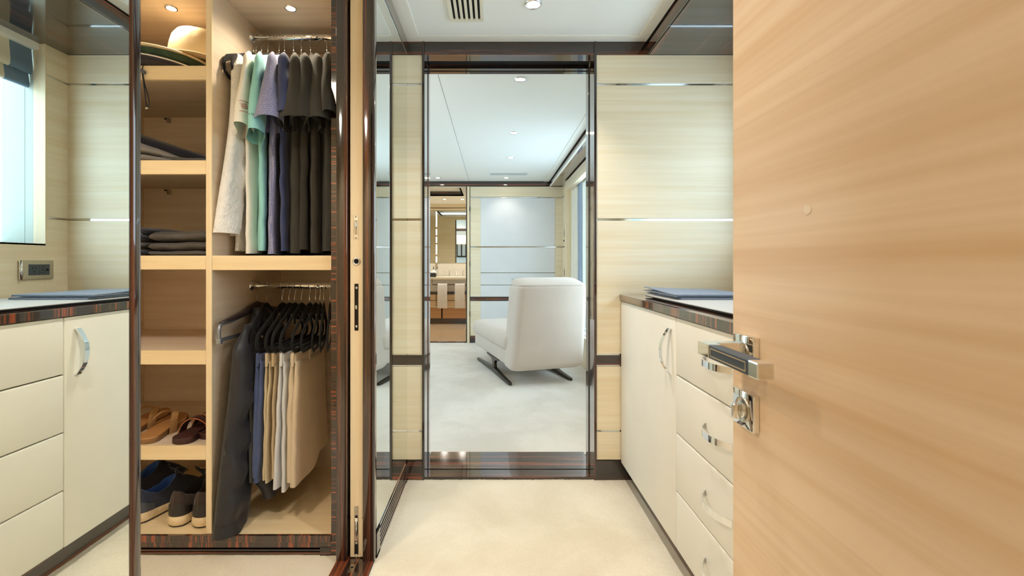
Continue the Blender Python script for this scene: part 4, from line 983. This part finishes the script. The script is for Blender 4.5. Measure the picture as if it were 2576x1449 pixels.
sleeve(ct_, M['coat'], -1, -.874, 22.0, hw0=.088, hw1=.086, th0=.036, th1=.044, out=.060, x1=-.040, tilt=.02, wr=.010, n=34, bend=-.008, u0=.165, cuff=M['coat'])
sleeve(ct_, M['coat'], 1, -.80, 25.0, hw0=.06, hw1=.06, th0=.02, th1=.03, out=.02, n=20, wr=.006)
rings = []   # stand-up collar
for dz, r in ((-.045, 1.15), (-.01, 1.0), (.018, .95), (.022, .9), (.0, .82), (-.03, .8)):
    rings.append([(.034 * r * math.sin(a), .070 * r * math.cos(a) - .015, -.125 + dz - .02 * math.cos(a)) for a in [2 * PI * k / 28 for k in range(28)]])
ring_loft(rings, 'collar', M['coat_lining'], ct_)
rings = []   # crumpled tail lying low behind the sleeve
for i in range(17):
    q = i / 16; c = Vector((lerp(.0, .075, q), lerp(-.16, -.12, q), lerp(-.55, -.800, q))); ring = []
    for k in range(20):
        b = 2 * PI * k / 20; p = c + Vector((.030 * math.cos(b), .060 * math.sin(b) * (1 + .3 * q), .010 * math.cos(b)))
        p += Vector((.018, .014, 0)) * nz(p, 15, 31) * (0.4 + q); ring.append(tuple(p))
    rings.append(ring)
ring_loft(rings, 'coat_tail', M['coat'], ct_)
MB().lathe([(.0001, .005), (.0045, .004), (.0055, 0)], (.030, -.115, -.195), 12, 'X').build('snap_button', M['steel'], ct_, smooth=True, local=True)

# ================================================================== FOLDED CLOTHES
def folded(name, label, mat, x0, x1, y0, y1, z0, h, seed, group=None, rz=0, slope=0.0, nfold=2, cat='clothes', wr=1.0):
    t = thing(name, label, cat, ((x0 + x1) / 2, (y0 + y1) / 2, z0), rz, group=group)
    for f in range(nfold):
        za, hh = h * f / nfold, h / nfold * .97; rings = []; n = 22; N = 26
        for i in range(n + 1):
            q = i / n; x = lerp(x0, x1, q) - (x0 + x1) / 2; e = min(1.0, math.sqrt(max(0.0, 1 - (abs(q - .5) * 2) ** 6)) + .15); ring = []
            for k in range(N):
                b = 2 * PI * k / N; c, s_ = math.cos(b), math.sin(b)
                y = (y1 - y0) / 2 * math.copysign(abs(c) ** .45, c) * (.94 + .06 * e) * (1 - .05 * f); z = za + hh * (.5 + .5 * math.copysign(abs(s_) ** .7, s_) * e)
                z *= 1 + slope * (q - .5) * 2
                p = (x, y, z); w = .010 * wr * sstep(z / .01)
                y += w * nz((x, y, z), 24, seed + f) ; z += .35 * w * (nz((x, y, 0), 18, seed + f) + .4) * (1 if s_ > 0 else 0)
                ring.append((x, y, max(0.0005, z)))
            rings.append(ring)
        MB().loft(rings, True, True, True).build('fold', mat, t, smooth=True, local=True)
    return t
FG = 'folded clothes on the wardrobe shelves'
M['heather'] = cloth('heather_grey_fleece', C(122, 118, 116), .10, 260, .2); M['midnight'] = cloth('midnight_jersey', C(34, 38, 56), .15, 600); M['slate'] = cloth('slate_nylon', C(74, 70, 68), .10, 500, .1, .6)
folded('folded_sweater', 'heather grey sweater heaped at the left of the second shelf', M['heather'], -1.50, -1.165, 1.655, 1.98, 1.4135, .085, 41, FG, .0, -.72, 2)
folded('folded_shirt', 'midnight blue shirt folded behind the grey sweater', M['midnight'], -1.47, -1.09, 1.78, 2.12, 1.4135, .105, 42, FG, .05, -.62, 2)
folded('folded_shirt', 'slate shirt lying flat at the right end of the second shelf', M['slate'], -1.235, -1.036, 1.665, 2.05, 1.4135, .024, 43, FG, 0, -.35, 1)
zz = 1.0716
for i, (h, lab, x0) in enumerate(((.018, 'lowest slate trousers of the folded stack on the third shelf', -1.262), (.034, 'middle slate trousers of the folded stack on the third shelf', -1.268), (.040, 'uppermost slate trousers of the folded stack on the third shelf', -1.272))):
    folded('folded_trousers', lab, M['slate'], x0, -1.034, 1.655 + .006 * i, 2.03, zz, h, 50 + i * 3, FG, 0, .10 if i else 0, 1, wr=1.6); zz += h
zz = 1.0716
for i in range(4):
    h = .027; t = folded('folded_shirt', ['lowest', 'second lowest', 'third', 'top'][i] + ' midnight shirt of the left stack on the third shelf', M['midnight'] if i != 1 else M['slate'], -1.56, -1.285 + .004 * (i % 2), 1.665, 2.02, zz, h, 70 + i, FG, 0, 0, 1); zz += h
MB().tube([(-1.302 + .004 * math.sin(k), 1.668 + .004 * k, 1.150 + .008 * math.sin(k / 6 * PI)) for k in range(7)], .0022, 6).build('white_piping', M['tee_white'], t, smooth=True)

# ================================================================== HATS
def hat(name, label, loc, tilt, R=.165, crown=None, mat=None, under=None, band=None, group='hats on the top shelf', curl=.02, thick=.004):
    t = thing(name, label, 'hat', loc, group=group); t.rotation_euler = tilt
    seg = 56
    def bz(a, r): return curl * math.cos(2 * a) * ((r - .09) / .08) ** 2 if r > .09 else 0
    def surf(prof): return [[(r * 1.10 * math.cos(a), r * math.sin(a), h + bz(a, r)) for a in [2 * PI * k / seg for k in range(seg)]] for r, h in prof]
    top = [(.088, .004), (.11, .002), (.14, .001), (R, .0)]
    MB().loft(surf(top + [(R + .002, -thick / 2)])).build('brim', mat, t, smooth=True, local=True)
    MB().loft(surf([(R + .002, -thick / 2), (R, -thick), (.14, -thick + .001), (.11, -thick + .002), (.086, -thick + .004)])).build('brim_underside', under or mat, t, smooth=True, local=True)
    if crown:
        rings = []
        for r, h in ((.089, .002), (.087, .03), (.083, .06), (.077, .085), (.066, .102), (.048, .108), (.025, .106), (.006, .104)):
            rings.append([(r * 1.10 * math.cos(a) * crown, r * math.sin(a) * (1 - (.05 * sstep((h - .04) / .06) if math.cos(a) > 0.3 else 0)) * crown, (h - .012 * math.exp(-((r * math.sin(a)) / .022) ** 2) * sstep((h - .08) / .02)) * crown) for a in [2 * PI * k / seg for k in range(seg)]])
        MB().loft(rings, True, False, True).build('crown', mat, t, smooth=True, local=True)
        if band: MB().loft([[(1.10 * r * math.cos(a), r * math.sin(a), h) for a in [2 * PI * k / seg for k in range(seg)]] for r, h in ((.0905, .003), (.0895, .024))]).build('band', band, t, smooth=True, local=True)
    return t
def straw(name, c):
    m, nt, b = new_mat(name); mp = mapping(nt, (1, 1, 1)); w = nt.nodes.new('ShaderNodeTexWave'); w.inputs['Scale'].default_value = 420; w.inputs['Distortion'].default_value = 1.0; nt.links.new(mp.outputs['Vector'], w.inputs['Vector'])
    nt.links.new(mixc(nt, w.outputs['Fac'], tuple(x * .86 for x in c[:3]) + (1,), c), b.inputs['Base Color']); setp(b, Roughness=.7); bump(nt, b, w.outputs['Fac'], .12, .001); return m
M['straw'] = straw('cream_straw', C(230, 212, 174)); M['green_print'] = cloth('green_leaf_print', C(58, 84, 62), .3, 130, .1, .8, .4, C(30, 52, 40), 40); M['cap_dark'] = cloth('dark_brim_lining', C(62, 60, 72), .1, 500)
M['cap_white'] = cloth('white_hat_cotton', C(238, 228, 216), .03, 500)
h1 = hat('sun_hat', 'white bucket hat with dark brim lining at the bottom of the hat pile', (-1.345, 1.815, 1.806), (0, 0, 0), .172, None, M['cap_white'], M['cap_dark'], curl=-.004, thick=.012)
MB().lathe([(.098, -.052), (.094, -.03), (.088, -.004)], (0, 0, 0), 32).build('sweatband', M['cap_dark'], h1, smooth=True, local=True)
h2 = hat('sun_hat', 'hat with green leaf-print brim lining in the middle of the pile', (-1.330, 1.820, 1.842), (0, 0, 0), .178, None, M['straw'], M['straw'], curl=-.004, thick=.005)
MB().lathe([(.168, -.0065), (.165, -.012), (.155, -.026), (.10, -.024), (.09, -.008)], (0, 0, 0), 56).xf(Matrix.Diagonal((1.1, 1, 1, 1))).build('printed_lining', M['green_print'], h2, smooth=True, local=True)
hat('straw_hat', 'cream straw panama hat lying on top of the hat pile', (-1.200, 1.865, 1.851), (0.0, .03, -.1), .145, 1.22, M['straw'], M['straw'], curl=-.006)
cdx = thing('chin_cord', 'dark chin cord with toggle hanging over the top shelf edge', 'cord', (-1.23, 1.625, 1.75))
MB().tube([cp(361, 163, 1.64), cp(358, 170), cp(358, 185), cp(361, 205), cp(364, 230), cp(367, 255), cp(370, 272)], .0022, 6).build('cord', M['black'], cdx, smooth=True)
MB().tube([cp(359, 185), cp(365, 215), cp(371, 235), cp(375, 255), cp(374, 270), cp(370, 274)], .0020, 6).build('cord', M['black'], cdx, smooth=True)
MB().tube([cp(352, 176), cp(358, 179), cp(364, 183)], [.006, .008, .006], 10).build('toggle', plain('toggle_grey', C(84, 86, 92), .5), cdx, smooth=True)
MB().tube([cp(369, 271), cp(371, 275)], .006, 8).build('cord_end', M['steel'], cdx, smooth=True)

# ================================================================== SHOES
def boost():
    m, nt, b = new_mat('foam_sole'); mp = mapping(nt, (1, 1, 1)); v = nt.nodes.new('ShaderNodeTexVoronoi'); v.inputs['Scale'].default_value = 190; nt.links.new(mp.outputs['Vector'], v.inputs['Vector'])
    n = noise_n(nt, mp, 24, 3.0); nt.links.new(mixc(nt, n.outputs['Fac'], C(214, 186, 140), C(238, 224, 194)), b.inputs['Base Color']); setp(b, Roughness=.6); bump(nt, b, v.outputs['Distance'], .6, .003); return m
M['foam'] = boost(); M['sole_black'] = plain('black_rubber', C(34, 33, 33), .55); M['knit_dark'] = cloth('brown_black_knit', C(58, 46, 42), .15, 500, .2); M['knit_blue'] = cloth('navy_knit', C(44, 52, 74), .15, 500, .2)
M['sole_tan_seam'] = plain('seam_thread', C(120, 98, 84), .8); M['lining_blue'] = cloth('royal_blue_lining', C(44, 86, 168), .06, 500, .3); M['lining_black'] = cloth('black_shoe_lining', C(22, 22, 23), .1, 500); M['heel_grey'] = plain('heel_counter_grey', C(70, 76, 88), .45); M['heel_brown'] = plain('heel_counter_brown', C(44, 41, 41), .5)
def outline(a, L=.285):
    """a=0 toe, PI heel; returns (x, s) of the sole edge, s from heel (0) to toe (L)"""
    s = L / 2 + L / 2 * math.cos(a); q = s / L
    w = interp([(0, .024), (.10, .035), (.40, .033), (.70, .047), (.90, .036), (1, .016)], q)
    return w * math.sin(a) / max(.35, abs(math.sin(a))) if abs(math.sin(a)) > .35 else w * math.sin(a) / .35, s
def sneaker(label, loc, rz, upper, lining, heelm, group='running shoes on the wardrobe floor'):
    t = thing('running_shoe', label, 'shoe', loc, rz, group=group); N = 48; A = [2 * PI * k / N for k in range(N)]
    def ol(a, gx, gs, z):
        x, s = outline(a); return (x * gx, .1425 + (s - .1425) * gs, z(s) if callable(z) else z)
    rock = lambda s: .010 * max(0, (s - .20) / .085) ** 2
    MB().loft([[ol(a, .96, .985, lambda s: 0.0006 + rock(s)) for a in A], [ol(a, 1.0, 1.0, lambda s: .003 + rock(s)) for a in A], [ol(a, 1.0, 1.0, lambda s: .008 + rock(s)) for a in A]], True, True, False).build('outsole', M['sole_black'], t, smooth=True, local=True)
    ht = lambda s: lerp(.040, .026, min(1, s / .2)) + rock(s)
    MB().loft([[ol(a, g, 1 + (g - 1) * .3, lambda s, f=f: lerp(.006 + rock(s), ht(s), f)) for a in A] for g, f in ((1.0, 0), (1.07, .25), (1.08, .6), (1.03, .9), (.98, 1.0))], True).build('midsole', M['foam'], t, smooth=True, local=True)
    def top(a):
        c, s_ = math.cos(a), math.sin(a); s = .085 + .074 * c
        z = interp([(-1, .128), (-.6, .104), (-.2, .090), (.3, .094), (.75, .112), (1, .120)], c)
        return Vector((.031 * s_, s, z))
    def up(a, q, off=0.0):
        p0 = Vector(ol(a, .98, .995, ht)); p2 = top(a); f = sstep((math.cos(a) + .2) / 1.2)
        p1 = Vector((p0.x * 1.04, lerp(p0.y, p2.y, .12 + .10 * f), lerp(p2.z * .82, .075, f)))
        p = p0 * (1 - q) ** 2 + p1 * 2 * q * (1 - q) + p2 * q * q
        if off: d = Vector((p.x, p.y - .10, 0)); p = p + d.normalized() * off
        return tuple(p)
    MB().loft([[up(a, q / 12) for a in A] for q in range(13)], True).build('upper', upper, t, smooth=True, local=True)
    lin = [[tuple(top(a)) for a in A], [tuple(Vector((0, .085, 0)) + (top(a) - Vector((0, .085, 0))) * .93 + Vector((0, 0, .006))) for a in A]]
    for f, z in ((.86, -.008), (.84, -.03), (.82, -.055)): lin.append([tuple(Vector((top(a).x * f, .085 + (top(a).y - .085) * f, max(.045, top(a).z + z)))) for a in A])
    MB().loft(lin, True, False, True).build('lining', lining, t, smooth=True, local=True)
    HA = [PI - .95 + 1.9 * k / 14 for k in range(15)]
    MB().loft([[up(a, q * (1 - .35 * (abs(a - PI) / .95) ** 2), .0022) for a in HA] for q in (0, .08, .16, .24, .32, .40)], closed=False).build('heel_counter', heelm, t, smooth=True, local=True)
    MB().tube([up(PI, q / 8, .0035) for q in range(2, 9)], .0007, 6).build('heel_seam', M['sole_tan_seam'], t, smooth=True, local=True)
    rings = []
    for q in range(7):
        f = q / 6; c = Vector((0, lerp(.205, .150, f), lerp(.074, .146, f))); ring = []
        for k in range(16): b = 2 * PI * k / 16; ring.append(tuple(c + Vector((lerp(.020, .026, f) * math.cos(b), -.004 * math.sin(b), .005 * math.sin(b)))))
        rings.append(ring)
    MB().loft(rings, True, True, True).build('tongue', lining if lining is not M['lining_blue'] else upper, t, smooth=True, local=True)
    for i in range(5):
        s = .165 + .014 * i; z = .112 - .0085 * i
        MB().tube([(-.024, s, z - .010), (-.012, s + .002, z + .001), (0, s + .003, z + .005), (.012, s + .002, z + .001), (.024, s, z - .010)], .0032, 6, flat=((0, 0, 1), .5)).build('lace', M['lining_black'], t, smooth=True, local=True)
    for sx in (-1, 1):
        MB().tube([(0, .158, .126), (sx * .018, .150, .150), (sx * .042, .160, .152), (sx * .048, .175, .135), (sx * .020, .170, .122), (0, .160, .122)], .0024, 6).build('lace_bow', M['lining_black'], t, smooth=True, local=True)
    return t
ZF = .0750
sneaker('dark brown running shoe, left of the pair with heels to the front', (-1.172, 1.668, ZF), -.10, M['knit_dark'], M['lining_black'], M['heel_brown'])
sneaker('dark brown running shoe beside the wardrobe divider', (-1.078, 1.662, ZF), -.06, M['knit_dark'], M['lining_black'], M['heel_brown'])
sneaker('navy running shoe with royal blue lining', (-1.338, 1.690, ZF), -.36, M['knit_blue'], M['lining_blue'], M['heel_grey'])
sneaker('navy running shoe half hidden at the left of the row', (-1.470, 1.80, ZF), -.2, M['knit_blue'], M['lining_blue'], M['heel_grey'])
# ---- sandals
M['tan_leather'] = leather('tan_suede', C(178, 128, 76), 120, .2); M['brown_leather'] = leather('dark_brown_leather', C(62, 34, 32), 120, .1); M['strap_tan'] = leather('strap_nubuck', C(186, 146, 98), 140, .2); M['sole_tan'] = plain('layered_sole', C(140, 104, 66), .8); M['edge_orange'] = plain('raw_leather_edge', C(186, 110, 58), .6)
def sandal(label, loc, rz, foot, solem, strapm, group, strap='thong'):
    t = thing('sandal', label, 'sandal', loc, rz, group=group); N = 48; A = [2 * PI * k / N for k in range(N)]
    def ol(a, g, z): x, s = outline(a, .28); return (x * g * 1.05, .14 + (s - .14) * (1 + (g - 1) * .4), z + .006 * max(0, (s - .2) / .08) ** 2)
    MB().loft([[ol(a, .97, .0005) for a in A], [ol(a, 1, .003) for a in A], [ol(a, 1, .019) for a in A]], True, True).build('sole', solem, t, smooth=True, local=True, angle=50)
    MB().loft([[ol(a, 1.0, .019) for a in A], [ol(a, .985, .0225) for a in A], [ol(a, .95, .0225) for a in A]], True, False, True).build('footbed', foot, t, smooth=True, local=True, angle=50)
    if strap == 'thong':
        for sx in (-1, 1):
            rg_ = []
            for k in range(13):
                q = k / 12; x = sx * lerp(.004, .047, q ** .8); s = lerp(.222, .105, q); z = .024 + .040 * math.sin(PI * min(1, .18 + q * .82)) * (1 - .15 * q) - (.024 * sstep((q - .8) / .2)); w = lerp(.006, .017, sstep(q * 2))
                d = Vector((.35 * sx, 1, 0)).normalized()
                p = Vector((x, s, z)); rg_.append([tuple(p - d * w), tuple(p + d * w), tuple(p + d * w + Vector((0, 0, .003))), tuple(p - d * w + Vector((0, 0, .003)))])
            MB().loft(rg_, True, True, True).build('strap', strapm, t, smooth=True, local=True, angle=40)
        MB().tube([(0, .224, .02), (0, .222, .05)], .0035, 8).build('toe_post', strapm, t, smooth=True, local=True)
    else:
        for s0, s1, hz, w in ((.090, .120, .052, .020), (.165, .190, .046, .020)):
            rg_ = []
            for k in range(17):
                q = k / 16; b = PI * q; x = -.050 * math.cos(b); z = .016 + hz * math.sin(b) ** .75; s = lerp(s0, s1, q) + .008 * math.sin(b * 2)
                rg_.append([(x, s - w, z), (x, s + w, z), (x * .93, s + w, z - .003), (x * .93, s - w, z - .003)])
            st_ = MB().loft(rg_, True, True, True).build('strap', strapm, t, smooth=True, local=True, angle=40)
            MB().tube([(-.050 * math.cos(PI * k / 16), lerp(s0, s1, k / 16) + .008 * math.sin(2 * PI * k / 16) - w, .0165 + hz * math.sin(PI * k / 16) ** .75 - .0015) for k in range(17)], .0016, 6).build('strap_edge', M['edge_orange'], st_, smooth=True, local=True)
    return t
TG, BG = 'tan flip-flops', 'brown leather sandals'
sandal('tan suede flip-flop nearer the front of the sandal shelf', (-1.262, 1.645, .3885), .18, M['tan_leather'], M['sole_tan'], M['strap_tan'], TG)
sandal('tan suede flip-flop further back at the left of the sandal shelf', (-1.395, 1.700, .3885), .10, M['tan_leather'], M['sole_tan'], M['strap_tan'], TG)
sandal('dark brown leather sandal in the middle of the shelf', (-1.135, 1.640, .3885), -.02, M['brown_leather'], M['brown_leather'], M['brown_leather'], BG, 'band')
sandal('dark brown leather sandal against the wardrobe divider', (-1.076, 1.690, .3885), -.10, M['brown_leather'], M['brown_leather'], M['brown_leather'], BG, 'band')
